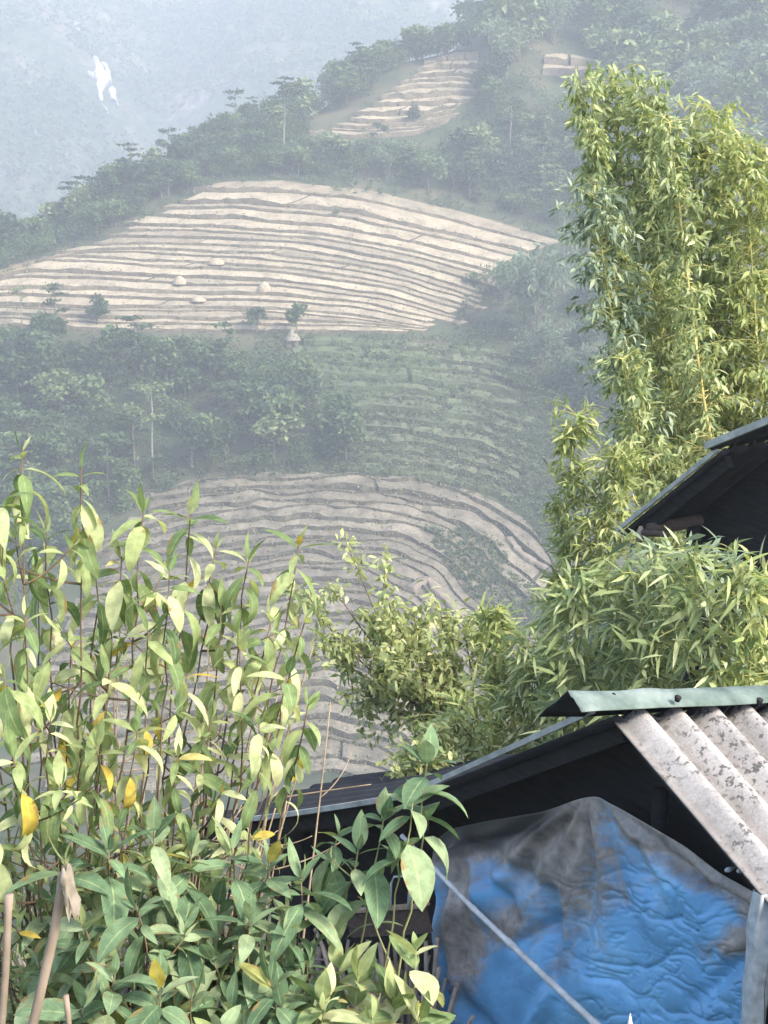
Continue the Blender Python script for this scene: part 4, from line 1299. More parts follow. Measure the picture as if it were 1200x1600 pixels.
def fine_shrub(base, tips, rad, label, n, L, W, seed, leaf):
    """small-leaved open shrub on a branching skeleton"""
    r = np.random.default_rng(seed)
    b = at(*base); top = b.copy(); b[2] = float(H(b[0], b[1])) - 0.1
    e = empty('small_leaved_shrub', b, label, 'shrub')
    sb = MB()
    sb.tube(bez(b, (b + top) / 2 + [0.1, 0, 0], top, 10), np.linspace(0.035, 0.02, 10), 7)
    pts = []
    for tp in tips:
        tip = at(*tp)
        P = bez(top, top + (tip - top) * [0.6, 0.5, 0.35] + r.normal(size=3) * 0.08, tip, 14)
        sb.tube(P, np.linspace(0.014, 0.003, 14), 5)
        for _k in range(7):
            i = int(r.uniform(6, 14)); d = unit(r.normal(size=3) + [0, 0, 0.5]) * rad * r.uniform(0.5, 1.2)
            T = bez(P[i], P[i] + d * 0.5 + r.normal(size=3) * 0.03, P[i] + d, 6)
            sb.tube(T, np.linspace(0.004, 0.0015, 6), 4, cap=False)
            m = n // (7 * len(tips))
            q = r.uniform(0.15, 1.05, m)
            pts.append(np.stack([np.interp(q, np.linspace(0, 1, 6), T[:, c]) for c in range(3)], -1) + r.normal(size=(m, 3)) * L * 0.5)
    B = np.vstack(pts); k = len(B)
    D = r.normal(size=(k, 3)) + [0, 0, -0.25]
    V, Q, uv = leaves(B, D, np.array([0, 0, 1.0]) + r.normal(size=(k, 3)) * 0.5, L * r.uniform(0.6, 1.3, k), W * r.uniform(0.7, 1.3, k), r.uniform(0.1, 0.9, k), 3, 0.15, 0.7)
    link('leaves', make_mesh('leaves', V, [Q], M[leaf]), e)
    sb.obj('stems', M['stem'], e, True)


M['fine_leaf'] = foliage('fine_leaf', [(0, (0.19, 0.24, 0.10)), (0.5, (0.33, 0.37, 0.16)), (0.85, (0.46, 0.48, 0.22)), (1, (0.56, 0.54, 0.3))], 0.42, 0.5)
fine_shrub((745, 1150, 12.5), [(520, 915, 12.5), (565, 905, 12.7), (600, 925, 12.3), (645, 955, 12.5), (690, 965, 12.6), (725, 990, 12.4), (545, 1005, 12.3), (600, 1050, 12.4), (665, 1075, 12.2), (545, 1070, 12.6), (700, 1120, 12.3), (640, 1120, 12.5), (590, 980, 12.7), (490, 950, 12.6)],
           0.42, 'open small-leaved shrub with a bare slanting branch in front of the lower terraces', 5200, 0.085, 0.032, 31, 'fine_leaf')
fine_shrub((700, 1235, 10.5), [(640, 1160, 10.5), (690, 1150, 10.4), (740, 1140, 10.6), (620, 1215, 10.4), (675, 1190, 10.2)],
           0.22, 'low small-leaved shrub just above the left roof slope', 1500, 0.075, 0.03, 33, 'fine_leaf')

# ------------------------------------------------------------------ shed
def cement(name, c, spots=True):
    m, n, l, b = newmat(name)
    t = noise_node(n, l, 3.0, 6, 0.65)
    r = ramp(n, [(0.3, tuple(v * 0.62 for v in c)), (0.5, tuple(v * 0.9 for v in c)), (0.72, c)])
    l.new(t.outputs[0], r.inputs[0]); col = r.outputs[0]
    if spots:
        t2 = noise_node(n, l, 34, 4, 0.6)
        r2 = ramp(n, [(0.545, 0.0), (0.585, 1.0)]); l.new(t2.outputs[0], r2.inputs[0])
        t3 = noise_node(n, l, 5, 3)
        r3 = ramp(n, [(0.40, 0.0), (0.54, 0.9)]); l.new(t3.outputs[0], r3.inputs[0])
        mu = n.new('ShaderNodeMath'); mu.operation = 'MULTIPLY'; l.new(r2.outputs[0], mu.inputs[0]); l.new(r3.outputs[0], mu.inputs[1])
        col = mix(n, l, mu.outputs[0], col, (0.075, 0.07, 0.065))
        t4 = noise_node(n, l, 90, 3)
        r4 = ramp(n, [(0.35, 0.82), (0.65, 1.06)]); l.new(t4.outputs[0], r4.inputs[0])
        col = mix(n, l, 1.0, col, r4.outputs[0], 'MULTIPLY')
        # washed-down grime that has settled in the grooves
        ga = n.new('ShaderNodeAttribute'); ga.attribute_name = 'groove'
        t5 = noise_node(n, l, 9, 5, 0.7)
        ad = n.new('ShaderNodeMath'); ad.operation = 'MULTIPLY_ADD'; ad.inputs[1].default_value = 0.9; l.new(t5.outputs[0], ad.inputs[0]); l.new(ga.outputs['Fac'], ad.inputs[2])
        r5 = ramp(n, [(0.72, 0.0), (1.0, 0.62)])
        hf = n.new('ShaderNodeMath'); hf.operation = 'MULTIPLY'; hf.inputs[1].default_value = 0.72; l.new(ad.outputs[0], hf.inputs[0]); l.new(hf.outputs[0], r5.inputs[0])
        col = mix(n, l, r5.outputs[0], col, (0.12, 0.107, 0.095))
    l.new(col, b.inputs['Base Color']); b.inputs['Roughness'].default_value = 0.9
    bump(n, l, b, t.outputs[0], 0.3, 0.01)
    return m


M['cement'] = cement('fibre_cement', (0.33, 0.307, 0.287))
M['sooty'] = noisy('sooty_sheet', [(0.02, 0.02, 0.023), (0.035, 0.034, 0.036)], 5, 0.85)  # near-black tone paints in the shade under the roofs
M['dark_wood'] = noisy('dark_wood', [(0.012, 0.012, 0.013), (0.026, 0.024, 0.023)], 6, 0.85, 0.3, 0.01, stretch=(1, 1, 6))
M['brown_wood'] = noisy('brown_wood', [(0.05, 0.035, 0.03), (0.09, 0.065, 0.052)], 9, 0.8, 0.3, 0.01, stretch=(1, 6, 6))
M['edge'] = noisy('weathered_edge', [(0.2, 0.205, 0.18), (0.4, 0.4, 0.36)], 8, 0.85)
M['green_tin'] = noisy('green_tin', [(0.27, 0.36, 0.31), (0.42, 0.5, 0.45)], 4, 0.5, stretch=(1, 1, 1))
M['pale_bamboo'] = noisy('pale_bamboo', [(0.17, 0.13, 0.092), (0.27, 0.21, 0.155)], 14, 0.6)
M['grey_pole'] = noisy('grey_pole', [(0.33, 0.33, 0.32), (0.55, 0.55, 0.53)], 14, 0.55)
M['white_plastic'] = noisy('white_plastic', [(0.26, 0.28, 0.29), (0.48, 0.50, 0.50)], 20, 0.45)

P0 = at(965, 1116, 7.0)
VR = at(1200, 1390, 6.2)
gdir = (VR - P0) * [1, 1, 0]; gdir = gdir / np.linalg.norm(gdir)       # towards us, across the roof
rdir = np.array([-gdir[1], gdir[0], 0]);                              # along the ridge, away to the right
if rdir[0] < 0: rdir = -rdir
VL = plane_hit(640, 1243, P0, rdir)
VL2 = plane_hit(270, 1292, P0, rdir)
RSAG = np.array([0, 0, -0.165])      # the old shed's ridge has sunk towards its far end


def corrugated(a, b, length, pitch, amp, th, u0=0.0, ph=0.0, nv=10, sag=0.0, sink=None):
    """sheet from ridge point a to eave point b, laid off along rdir; waves run down the slope"""
    nu = int(length / pitch * 12) + 1
    u = np.linspace(u0, u0 + length, nu); v = np.linspace(0, 1, nv)
    d = b - a; dn = d / np.linalg.norm(d)
    N = np.cross(rdir, dn); N = N / np.linalg.norm(N)
    if N[2] < 0: N = -N
    wv = amp * np.cos(2 * np.pi * (u - u0) / pitch + ph)
    jig = 0.004 * vnoise(u * 3, u * 0 + 2)
    P = a[None, None] + d[None, None] * v[:, None, None] + (rdir + (RSAG if sink is None else sink)) * u[None, :, None] + N * (wv + jig)[None, :, None] - np.array([0, 0, 1.0]) * (sag * np.sin(np.pi * v))[:, None, None]
    return solid_sheet(P, N, th), N


shed = empty('shed', (P0[0] + 1, P0[1] + 0.5, float(H(P0[0] + 1, P0[1] + 0.5))), 'low shed with a corrugated cement roof, green ridge cap and dark open gable', 'shed')
up = np.array([0, 0, 1.0])
d_right = (VR - P0); end_right = P0 + d_right * 1.75
(Vv, Qq), NR = corrugated(P0 + up * 0.0, end_right, 1.55, 0.225, 0.046, 0.009, 0.0, math.pi * 0.9, 24)
nu_ = int(1.55 / 0.225 * 12) + 1
groove = np.tile(np.clip(0.5 - 0.5 * np.cos(2 * np.pi * np.linspace(0, 1.55, nu_) / 0.225 + math.pi * 0.9), 0, 1), (24, 1))
link('corrugated_roof', make_mesh('corrugated_roof', Vv, [Qq], M['cement'], attr={'groove': np.concatenate([groove.ravel(), groove.ravel()])}), shed)
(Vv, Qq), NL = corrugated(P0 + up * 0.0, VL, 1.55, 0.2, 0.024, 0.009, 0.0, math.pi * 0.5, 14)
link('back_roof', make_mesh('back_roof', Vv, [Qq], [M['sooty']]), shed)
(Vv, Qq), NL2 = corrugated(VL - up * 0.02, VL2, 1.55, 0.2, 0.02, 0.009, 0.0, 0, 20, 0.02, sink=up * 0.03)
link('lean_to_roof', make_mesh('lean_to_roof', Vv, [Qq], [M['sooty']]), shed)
# pale weathered verge edges
mb = MB()
mb.beam(P0 - gdir * 0.16 - up * 0.03 - rdir * 0.012, VL - rdir * 0.012 + up * 0.01, 0.03, 0.028)
mb.obj('verge_strip', M['edge'], shed)
mb = MB()
for k in range(6):
    a = VL + (VL2 - VL) * k / 6 - rdir * 0.012 + up * (0.004 - 0.02 * math.sin(math.pi * k / 6)); b = VL + (VL2 - VL) * (k + 1) / 6 - rdir * 0.012 + up * (0.004 - 0.02 * math.sin(math.pi * (k + 1) / 6))
    mb.beam(a, b, 0.03, 0.03)
mb.obj('verge_strip', M['edge'], shed)
# dark rafters under the verges
mb = MB(); mb.beam(P0 + rdir * 0.1 - up * 0.12 - gdir * 0.05, VL + rdir * 0.1 - up * 0.09, 0.05, 0.09); mb.obj('rafter', M['dark_wood'], shed)
mb = MB(); mb.beam(P0 + rdir * 0.1 - up * 0.14 + gdir * 0.05, end_right + rdir * 0.1 - up * 0.10, 0.05, 0.09); mb.obj('rafter', M['dark_wood'], shed)
mb = MB(); mb.beam(VL + rdir * 0.1 - up * 0.10, VL2 + rdir * 0.1 - up * 0.10, 0.05, 0.09); mb.obj('rafter', M['dark_wood'], shed)

# ridge cap: folded tin, laid along the ridge, past the gable by a hand's breadth


def ridge_cap():
    u = np.linspace(-0.30, 1.65, 40)
    prof = np.array([(-0.2, -0.175), (-0.14, -0.115), (-0.08, -0.065), (-0.035, -0.02), (0.0, 0.005), (0.025, -0.010), (0.04, -0.010), (0.062, -0.034), (0.08, -0.037), (0.098, -0.056)])
    rows = []
    for a in u:
        wob_ = 0.006 * vnoise(a * 2.7, 0.3)
        rows.append([P0 + up * 0.115 + (rdir + RSAG) * a + gdir * p + up * (q + wob_ + (0.006 * vnoise(a * 6, i * 2.0))) for i, (p, q) in enumerate(prof)])
    P = np.array(rows)
    V_, Q = solid_sheet(P, up, 0.004)
    m, n, l, b = newmat('green_ridge_tin')
    tc = n.new('ShaderNodeTexCoord')
    t = noise_node(n, l, 5, 5, 0.6)
    r = ramp(n, [(0.3, (0.05, 0.07, 0.058)), (0.5, (0.11, 0.14, 0.12)), (0.7, (0.19, 0.22, 0.195))])
    l.new(t.outputs[0], r.inputs[0]); l.new(r.outputs[0], b.inputs['Base Color'])
    b.inputs['Roughness'].default_value = 0.55; b.inputs['Metallic'].default_value = 0.0
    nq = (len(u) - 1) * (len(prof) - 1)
    mi = np.zeros(len(Q), int); mi[nq:2 * nq] = 1          # unpainted underside, its shade put into the dark colour
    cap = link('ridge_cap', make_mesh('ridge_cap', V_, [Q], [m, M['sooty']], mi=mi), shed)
    for px in (957, 1058, 1186):
        k = MB()
        hit = plane_hit(px, 1089 + (px - 957) * 0.03, P0 + up * 0.075 + gdir * 0.06, unit(np.cross(rdir, unit(gdir * 0.2 - up * 0.1))))
        k.tube([hit - up * 0.01, hit + up * 0.012 + gdir * 0.006, hit + up * 0.018 + gdir * 0.009], [0.012, 0.017, 0.007], 9)
        o = k.obj('bolt', M['dark_wood'], shed, True)


ridge_cap()

# near-black sheets standing in for the open gable's shaded inside, posts, floor
inset = 0.42
gp = P0 + rdir * inset


def gpt(px, py, ins=0.42):
    return plane_hit(px, py, P0 + rdir * ins, rdir)


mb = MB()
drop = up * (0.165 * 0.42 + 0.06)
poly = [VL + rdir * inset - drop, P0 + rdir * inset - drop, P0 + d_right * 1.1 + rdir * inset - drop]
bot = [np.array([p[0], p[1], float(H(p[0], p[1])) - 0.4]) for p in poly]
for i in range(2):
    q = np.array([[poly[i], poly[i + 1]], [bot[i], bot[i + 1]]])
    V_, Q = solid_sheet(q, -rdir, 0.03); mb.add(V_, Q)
mb.obj('gable_board', M['dark_wood'], shed)  # dark fill, the gable's shade put into its colour
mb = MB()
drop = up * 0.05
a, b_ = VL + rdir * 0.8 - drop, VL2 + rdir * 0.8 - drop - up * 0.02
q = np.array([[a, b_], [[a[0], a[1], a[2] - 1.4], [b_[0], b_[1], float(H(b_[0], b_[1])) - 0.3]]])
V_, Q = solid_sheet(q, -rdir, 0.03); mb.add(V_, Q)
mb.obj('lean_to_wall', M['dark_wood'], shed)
for px in (660, 1030, 1215):
    mb = MB(); t = gpt(px, 1290 if px < 1200 else 1420, 0.3); mb.tube([np.array([t[0], t[1], float(H(t[0], t[1])) - 0.3]), t + up * 0.18], 0.04, 8); mb.obj('post', M['dark_wood'], shed, True)
for px, d_ in ((300, 0.5), (480, 0.5)):
    mb = MB(); t = gpt(px, 1300, d_); mb.tube([np.array([t[0], t[1], float(H(t[0], t[1])) - 0.3]), t - up * 0.02], 0.04, 8); mb.obj('post', M['dark_wood'], shed, True)
for px, py in ((1135, 1360), (1154, 1361)):
    mb = MB(); t = gpt(px, py, 0.02); mb.tube([t + rdir * 0.05, t + rdir * 0.01, t - rdir * 0.006], [0.005, 0.012, 0.007], 8); mb.obj('nail', M['white_plastic'], shed, True)
# tall plastic-wrapped post at the right side of the tarpaulin
mb = MB()
rows = []
for k in range(30):
    t = k / 29
    p = gpt(1192 - 20 * t, 1392 + 290 * t, 0.02)
    ring = []
    for j in range(19):
        a = j / 18 * 2 * math.pi
        rr = 0.05 * (1 + 0.16 * math.sin(a * 5 + 1.5 * vnoise(t * 4, 1.0)) + 0.15 * vnoise(a * 2, t * 6)) * (0.55 + 0.45 * min(1, t * 3 + 0.3))
        ring.append(p + gdir * rr * math.cos(a) + rdir * rr * math.sin(a))
    rows.append(ring)
mb.add(*sheet_grid(np.array(rows)))
mb.obj('plastic_wrapped_post', M['white_plastic'], shed, True)

# brown board under the lean-to, with its pale bent strip
mb = MB()
a, b_ = gpt(546, 1444, -0.24), gpt(668, 1436, -0.1)
mb.beam(a, b_, 0.03, 0.15)
board = mb.obj('board', M['brown_wood'])
tag(board, 'dark brown board fixed level under the eave left of the tarpaulin', 'board')
mb = MB(); mb.beam(a + up * 0.085 - rdir * 0.01, b_ + up * 0.085 - rdir * 0.01, 0.06, 0.014); o = mb.obj('board_edge', M['dry_stem']); o.parent = board
mb = MB()
pts = [gpt(611, 1418, -0.2), gpt(611, 1380, -0.18), gpt(616, 1370, -0.18), gpt(632, 1369, -0.18), gpt(641, 1373, -0.18), gpt(642, 1392, -0.18), gpt(638, 1418, -0.18)]
mb.tube(pts, [0.006, 0.007, 0.006, 0.006, 0.014, 0.016, 0.008], 7)
tag(mb.obj('plastic_strip', M['white_plastic'], None, True), 'pale bent plastic strip standing on the brown board', 'plastic strip')


def reed_screen():
    r = np.random.default_rng(55)
    mb = MB()
    for _ in range(330):
        px = r.uniform(60, 668)
        p = gpt(px, 1470, -0.1 + r.uniform(-0.1, 0.1))
        g = float(H(p[0], p[1]))
        lean = r.normal() * 0.16
        top = np.array([p[0] + lean, p[1] + r.normal() * 0.04, p[2] - r.uniform(0.0, 0.35)])
        if r.random() < 0.2: top = top + rdir * 0 + gdir * r.normal() * 0.6
        mb.tube(bez(np.array([p[0], p[1], g - 0.1]), (p + top) / 2 * [1, 1, 0] + up * (g + p[2]) / 2 + r.normal(size=3) * 0.03, top, 6), r.uniform(0.006, 0.016), 5)
    for k in range(40):
        pa = gpt(r.uniform(80, 560), r.uniform(1490, 1680), -0.2); pb = pa - gdir * r.uniform(0.3, 1.4) * r.choice([-1, 1]) + up * r.normal() * 0.28
        mb.tube([pa, (pa + pb) / 2 + r.normal(size=3) * 0.02, pb], r.uniform(0.005, 0.012), 5)
    tag(mb.obj('reed_screen', noisy('dry_reed', [(0.10, 0.08, 0.06), (0.22, 0.18, 0.145), (0.33, 0.28, 0.23)], 7, 0.95), None, True), 'grey brown screen of dry stalks below the lean-to eave', 'reed screen')


reed_screen()

# ------------------------------------------------------------------ blue tarpaulin


def tarpaulin():
    top = resample([(676, 1318), (700, 1296), (760, 1283), (850, 1268), (905, 1248), (932, 1243), (965, 1262), (1010, 1288), (1070, 1322), (1130, 1366), (1192, 1402)], 240)
    nu, nv = 240, 200
    top = np.array(top)
    botx = np.interp(np.linspace(0, 1, nu), [0, 1], [690, 1172])
    U, Vg = np.meshgrid(np.linspace(0, 1, nu), np.linspace(0, 1, nv))
    PX = top[None, :, 0] * (1 - Vg) + botx[None] * Vg
    PY = top[None, :, 1] * (1 - Vg) + 1690 * Vg
    base = np.stack([[plane_hit(PX[i, j], PY[i, j], P0 + rdir * 0.16, rdir) for j in range(nu)] for i in range(nv)])
    # folds that fan out from the hanging point, a sagging swag on the left, creases and crumple
    ax, ay = 925, 1235
    ang = np.arctan2(PX - ax, PY - ay + 12); dist = np.hypot(PX - ax, PY - ay)
    fan = np.sin(ang * 13 + 1.3 * fbm(ang * 3, dist / 160, 61, 2) * 2) * np.clip(dist / 60, 0, 1) * np.exp(-dist / 230)
    d = 0.034 * fan
    wgt = np.clip((PX - 780) / 180, 0.22, 1) * np.clip((PY - 1300) / 90, 0.25, 1)
    wx = 26 * fbm(PX / 60, PY / 60, 81, 3); wy = 22 * fbm(PX / 55, PY / 55, 82, 3)
    rx = (PX + wx) * 0.92 + (PY + wy) * 0.38; ry = (PY + wy) * 0.92 - (PX + wx) * 0.38
    for sx_, sy_, amp_, cr_, sd_ in ((120, 60, 0.016, 0.014, 62), (47, 22, 0.005, 0.012, 63), (22, 10, 0.002, 0.007, 64)):
        nn = fbm(rx / sx_, ry / sy_, sd_, 2)
        d += wgt * (amp_ * (np.abs(nn) ** 0.8 - 0.25) - cr_ * np.exp(-np.abs(nn) / 0.045))
    d += 0.022 * np.sin(ang * 21 + 2.2 * fbm(PX / 90, PY / 120, 67, 2)) * np.clip((dist - 40) / 120, 0, 1) * np.clip(1.3 - dist / 420, 0.15, 1)
    # long diagonal pulls on the left
    for (x1, y1, x2, y2, wd, am) in ((730, 1318, 850, 1400, 15, -0.07), (735, 1340, 800, 1440, 11, -0.06), (715, 1300, 765, 1440, 9, 0.05), (850, 1400, 860, 1530, 16, -0.09), (700, 1545, 790, 1640, 16, -0.06), (860, 1545, 820, 1640, 12, 0.07), (1060, 1330, 1185, 1405, 14, 0.06), (1000, 1318, 1180, 1432, 9, -0.05), (1090, 1560, 1180, 1480, 15, -0.06), (705, 1325, 715, 1640, 9, 0.05), (690, 1345, 698, 1640, 7, -0.05), (800, 1480, 860, 1440, 12, -0.05)):
        L2 = (x2 - x1) ** 2 + (y2 - y1) ** 2
        t = np.clip(((PX - x1) * (x2 - x1) + (PY - y1) * (y2 - y1)) / L2, 0, 1)
        q = np.hypot(PX - (x1 + t * (x2 - x1)), PY - (y1 + t * (y2 - y1)))
        d += am * np.exp(-(q / wd) ** 2) * (0.35 + 0.65 * np.sin(np.pi * np.clip(t * 0.9 + 0.05, 0, 1)))
    d += 0.05 * fbm(PX / 130, PY / 130, 66, 2)
    d *= np.clip(Vg * 14, 0.15, 1)
    P = base - rdir * d[..., None]
    # brown dirt: spread under the hanging point, along the top hem and down the left side (a stain with its own shape)
    n1 = fbm(PX / 70, PY / 70, 71, 4); n2 = fbm(PX / 18, PY / 18, 72, 3)
    dx = (PX - 905 + (PY - 1250) * 0.25) / (70 + (PY - 1250) * 0.35); dirt = np.exp(-dx ** 2) * np.clip(1.4 - (PY - 1250) / 215, 0, 1)
    hem = np.interp(PX, [930, 1000, 1070, 1130, 1195], [1250, 1285, 1325, 1366, 1405])
    dirt = np.maximum(dirt, np.clip(1.3 - (PY - hem) / 56, 0, 1) * np.clip((PX - 925) / 40, 0, 1))
    dirt = np.maximum(dirt, np.clip(1 - (PY - 1330) / 40, 0, 1) * np.clip((930 - PX) / 60, 0, 1) * 0.95)
    dirt = np.maximum(dirt, 0.95 * np.exp(-((PX - 715 - (PY - 1400) * 0.12) / 36) ** 2) * np.clip(1.4 - np.abs(PY - 1430) / 130, 0, 1))
    dirt = np.maximum(dirt, 0.9 * np.exp(-((PX - 790) / 55) ** 2 - ((PY - 1445) / 45) ** 2))
    dirt = np.maximum(dirt, 0.75 * np.exp(-((PX - 1150) / 50) ** 2 - ((PY - 1475) / 28) ** 2))
    streak = fbm(ang * 9, dist / 300, 73, 3)
    n3 = fbm(PX / 7, PY / 6, 74, 3)
    dirt = np.clip(dirt + (0.3 * n1 + 0.28 * streak) * (dirt > 0.05) + 0.16 * n2 + 0.14 * n3 + 0.03, 0, 1)
    hem_dark = np.clip(1.1 - (PY - np.interp(PX, [676, 760, 850, 930, 1195], [1325, 1308, 1290, 1250, 1402])) / 26, 0, 1) * np.clip((900 - PX) / 60, 0, 1)  # dark band along the upper left hem
    V_, Q = sheet_grid(P)
    V2, Q2 = solid_sheet(P, -rdir, 0.002)
    m, n, l, b = newmat('blue_tarp')
    t = noise_node(n, l, 2.2, 4, 0.6)
    r = ramp(n, [(0.35, (0.10, 0.275, 0.48)), (0.55, (0.145, 0.375, 0.62)), (0.7, (0.22, 0.48, 0.71))])
    l.new(t.outputs[0], r.inputs[0])
    at_ = n.new('ShaderNodeAttribute'); at_.attribute_name = 'dirt'
    r2 = ramp(n, [(0.28, 0.04), (0.75, 0.9)]); l.new(at_.outputs['Fac'], r2.inputs[0])
    t2 = noise_node(n, l, 14, 5, 0.65)
    r3 = ramp(n, [(0.35, (0.17, 0.13, 0.098)), (0.65, (0.36, 0.285, 0.22))]); l.new(t2.outputs[0], r3.inputs[0])
    col = mix(n, l, r2.outputs[0], r.outputs[0], r3.outputs[0])
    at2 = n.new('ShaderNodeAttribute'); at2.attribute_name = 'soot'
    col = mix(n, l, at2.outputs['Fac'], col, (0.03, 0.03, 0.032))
    l.new(col, b.inputs['Base Color']); b.inputs['Roughness'].default_value = 0.42
    b.inputs['Specular IOR Level'].default_value = 0.4
    bump(n, l, b, t2.outputs[0], 0.35, 0.012)
    dd = np.concatenate([dirt.ravel(), dirt.ravel()]); ss = np.concatenate([hem_dark.ravel(), hem_dark.ravel()])
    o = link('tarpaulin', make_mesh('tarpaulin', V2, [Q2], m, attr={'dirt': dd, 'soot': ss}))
    tag(o, 'crumpled blue tarpaulin with brown dirt, hung under the shed gable', 'tarpaulin')


tarpaulin()


def cane(name, pts, rad, mat, label, cat, nodes=7):
    mb = MB(); pts = np.array(pts, float)
    n = 60; t = np.linspace(0, 1, n)
    d = np.concatenate([[0], np.cumsum(np.linalg.norm(np.diff(pts, axis=0), axis=1))]); d /= d[-1]
    P = np.stack([np.interp(t, d, pts[:, c]) for c in range(3)], -1)
    k = (t * nodes) % 1
    rr = np.interp(t, [0, 1], rad) * (1 + 0.22 * (np.minimum(k, 1 - k) < 0.06))
    mb.tube(P, rr, 10)
    return tag(mb.obj(name, mat, None, True), label, cat)


cane('bamboo_pole', [gpt(628, 1306, 0.0), gpt(735, 1415, -0.02), gpt(840, 1515, -0.04), gpt(950, 1618, -0.06), gpt(1010, 1668, -0.06)], (0.012, 0.020), M['grey_pole'], 'thin grey bamboo pole slanting across the blue tarpaulin', 'pole', 6)
mb = MB(); p = gpt(985, 1583, -0.35); mb.tube([p - up * 1.6, p - up * 0.12, p - up * 0.05, p], [0.016, 0.016, 0.011, 0.0006], 8)
tag(mb.obj('white_stake', noisy('white_paint', [(0.75, 0.75, 0.74), (0.82, 0.82, 0.82)], 10, 0.6), None, True), 'pointed white stake tip in front of the blue tarpaulin', 'stake')
cane('bamboo_stake', [at(14, 1398, 2.5), at(10, 1500, 2.5), at(0, 1640, 2.5), at(-20, 2900, 2.5)], (0.0065, 0.0095), M['pale_bamboo'], 'straight pale bamboo stake leftmost at the bottom corner', 'stake', 5)
cane('bamboo_stake', [at(100, 1366, 2.45), at(84, 1460, 2.45), at(45, 1630, 2.45), at(-160, 2900, 2.45)], (0.0085, 0.010), M['pale_bamboo'], 'thick leaning bamboo stake with a split pale top', 'stake', 4)
cane('bamboo_stake', [at(103, 1555, 2.4), at(112, 1640, 2.4), at(170, 2900, 2.4)], (0.004, 0.011), M['pale_bamboo'], 'short pointed bamboo stake right of the leaning one', 'stake', 3)
a = at(100, 1352, 2.44)
rows = []
for q in range(16):
    t = q / 15
    row = []
    for k in range(9):
        an = (k / 8 - 0.5) * (2.6 - 1.1 * t) + 0.5
        rr = 0.011 + 0.006 * t + 0.004 * vnoise(k * 0.9, t * 5)
        row.append(a + [rr * math.sin(an) + 0.010 * t, -rr * math.cos(an), -0.085 * t + 0.014 * vnoise(k * 0.8 + 3, 0.2) * (1 - t) - 0.02 * vnoise(k * 1.1, 9.0) * t])
    rows.append(row)
rows = np.array(rows)
nn = rows - rows.mean(1, keepdims=True); nn /= np.linalg.norm(nn, axis=2, keepdims=True) + 1e-9
V_, Q = solid_sheet(rows, nn, 0.0012)
sheath = link('torn_sheath', make_mesh('torn_sheath', V_, [Q], noisy('dry_sheath', [(0.15, 0.125, 0.09), (0.27, 0.23, 0.18)], 30, 0.8)))
tag(sheath, 'torn pale sheath stuck on top of the leaning bamboo stake', 'sheath')

# ------------------------------------------------------------------ neighbouring house, upper right
A = at(967, 832, 12.5)
B = plane_hit(1125, 703, A, rdir)
D = plane_hit(1215, 667, A, rdir)


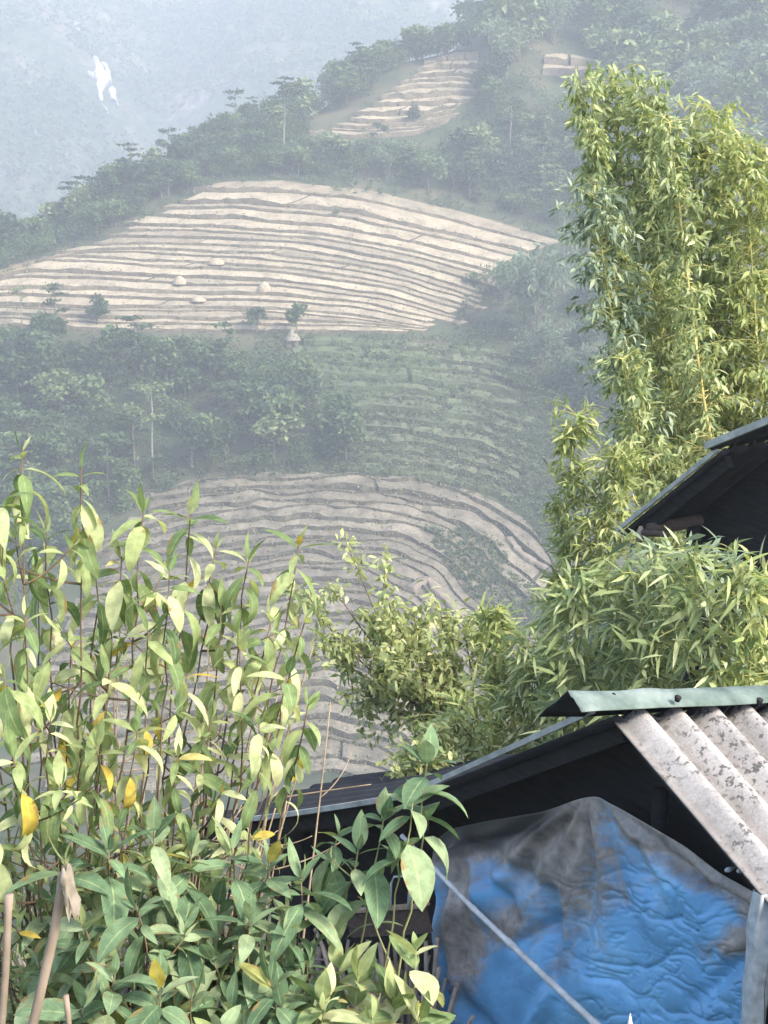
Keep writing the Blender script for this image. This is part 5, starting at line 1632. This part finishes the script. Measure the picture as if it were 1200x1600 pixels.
def house():
    e = empty('house', (A[0] + 2.5, A[1] + 1.0, float(H(A[0] + 2.5, A[1] + 1.0))), 'neighbouring house at the right edge, only its dark gable and roof slope in view', 'house')
    top = B + (D - B) * 2.4
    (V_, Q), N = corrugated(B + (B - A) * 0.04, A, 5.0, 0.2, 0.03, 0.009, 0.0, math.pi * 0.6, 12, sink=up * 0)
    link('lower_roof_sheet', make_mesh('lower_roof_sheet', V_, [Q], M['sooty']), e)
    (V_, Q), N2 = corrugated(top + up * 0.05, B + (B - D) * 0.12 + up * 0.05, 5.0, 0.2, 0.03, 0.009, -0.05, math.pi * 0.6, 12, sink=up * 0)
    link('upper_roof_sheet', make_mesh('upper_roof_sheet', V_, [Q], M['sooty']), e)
    mb = MB(); mb.beam(A - rdir * 0.015 + up * 0.02, B - rdir * 0.015 + up * 0.01, 0.03, 0.032); mb.obj('verge_strip', M['edge'], e)
    mb = MB(); mb.beam(B + (B - D) * 0.12 - rdir * 0.07 + up * 0.06, top - rdir * 0.07 + up * 0.06, 0.05, 0.05); mb.obj('verge_strip', M['edge'], e)
    dA = unit(B - A)
    mb = MB(); mb.beam(A + rdir * 0.10 - up * 0.10 + dA * 0.15, B + rdir * 0.10 - up * 0.10, 0.06, 0.10); mb.obj('rafter', M['dark_wood'], e)
    mb = MB(); mb.tube([A + dA * 0.42 + rdir * 0.02 - up * 0.17, A + dA * 0.42 + rdir * 3 - up * 0.17], 0.05, 9); mb.obj('purlin', M['brown_wood'], e, True)
    mb = MB(); q = A + dA * 0.36 - rdir * 0.04 - up * 0.15
    mb.tube([q - up * 0.075, q - up * 0.02 + gdir * 0.02, q + up * 0.045 + gdir * 0.01], [0.03, 0.045, 0.012], 8); mb.obj('broken_end', M['pale_bamboo'], e, True)
    mb = MB(); mb.tube([q + gdir * 0.05, q + gdir * 0.32 + up * 0.04], [0.03, 0.02], 7); mb.obj('pole_end', M['brown_wood'], e, True)
    # wall under the gable
    ins = rdir * 0.55
    pts = [A + dA * 0.35 + ins - up * 0.1, B + ins - up * 0.12, top + ins - up * 0.1, top + (top - B) * [1, 1, 0] * 0.8 + ins - up * 0.1]
    bot = [np.array([p[0], p[1], float(H(p[0], p[1])) - 0.4]) for p in pts]
    mb = MB()
    for i in range(3):
        V_, Q = solid_sheet(np.array([[pts[i], pts[i + 1]], [bot[i], bot[i + 1]]]), -rdir, 0.04); mb.add(V_, Q)
    side = [pts[0] + rdir * 0.05, pts[0] + rdir * 3.8]
    V_, Q = solid_sheet(np.array([side, [np.array([p[0], p[1], float(H(p[0], p[1])) - 0.4]) for p in side]]), gdir, 0.04); mb.add(V_, Q)
    mb.obj('wall', M['dark_wood'], e)
    mb = MB(); p = pts[0] + gdir * 0.1 - rdir * 0.1; mb.tube([np.array([p[0], p[1], float(H(p[0], p[1])) - 0.3]), p - up * 0.05], 0.06, 8); mb.obj('post', M['dark_wood'], e, True)


house()

# ------------------------------------------------------------------ rough growth on the near slope


def undergrowth():
    r = np.random.default_rng(88)
    n = 26000
    x = r.uniform(-9, 12, n); y = r.uniform(3.4, 26, n) ** 1.0
    k = ~((x > 0.4) & (x < 4.2) & (y > 4.5) & (y < 10.0))
    x, y = x[k], y[k]
    z = H(x, y)
    B = np.stack([x, y, z - 0.02], -1); m = len(B)
    D = r.normal(size=(m, 3)) * 0.5 + [0, 0, 1.0]
    Nn = r.normal(size=(m, 3))
    L = r.uniform(0.18, 0.6, m)
    V, Q, uv = leaves(B, D, Nn, L, L * 0.07, r.uniform(0.3, 1.6, m), 3, 0.2, 0.6)
    tag(link('rough_grass', make_mesh('rough_grass', V, [Q], foliage('rough_grass', [(0, (0.06, 0.085, 0.03)), (0.6, (0.14, 0.16, 0.06)), (1, (0.33, 0.28, 0.15))], 0.25, 0.6))), 'rough grass on the near slope under the shrubs and bamboo', 'grass', kind='stuff')


undergrowth()

# ------------------------------------------------------------------ haze
def haze():
    lo = np.array([-1150, -61, -190.0]); hi = np.array([1350, 1610, 330.0])
    mb = MB(); c = (lo + hi) / 2; h = (hi - lo) / 2
    mb.box(c, [h[0], 0, 0], [0, h[1], 0], [0, 0, h[2]])
    m = bpy.data.materials.new('haze_air'); m.use_nodes = True
    n = m.node_tree.nodes; l = m.node_tree.links
    n.remove(n['Principled BSDF'])
    v = n.new('ShaderNodeVolumePrincipled')
    v.inputs['Color'].default_value = (*HAZE_COLOR, 1)
    v.inputs['Density'].default_value = HAZE_DENSITY
    v.inputs['Anisotropy'].default_value = 0.0
    l.new(v.outputs[0], n['Material Output'].inputs['Volume'])
    tag(mb.obj('haze', m), kind='stuff')


haze()
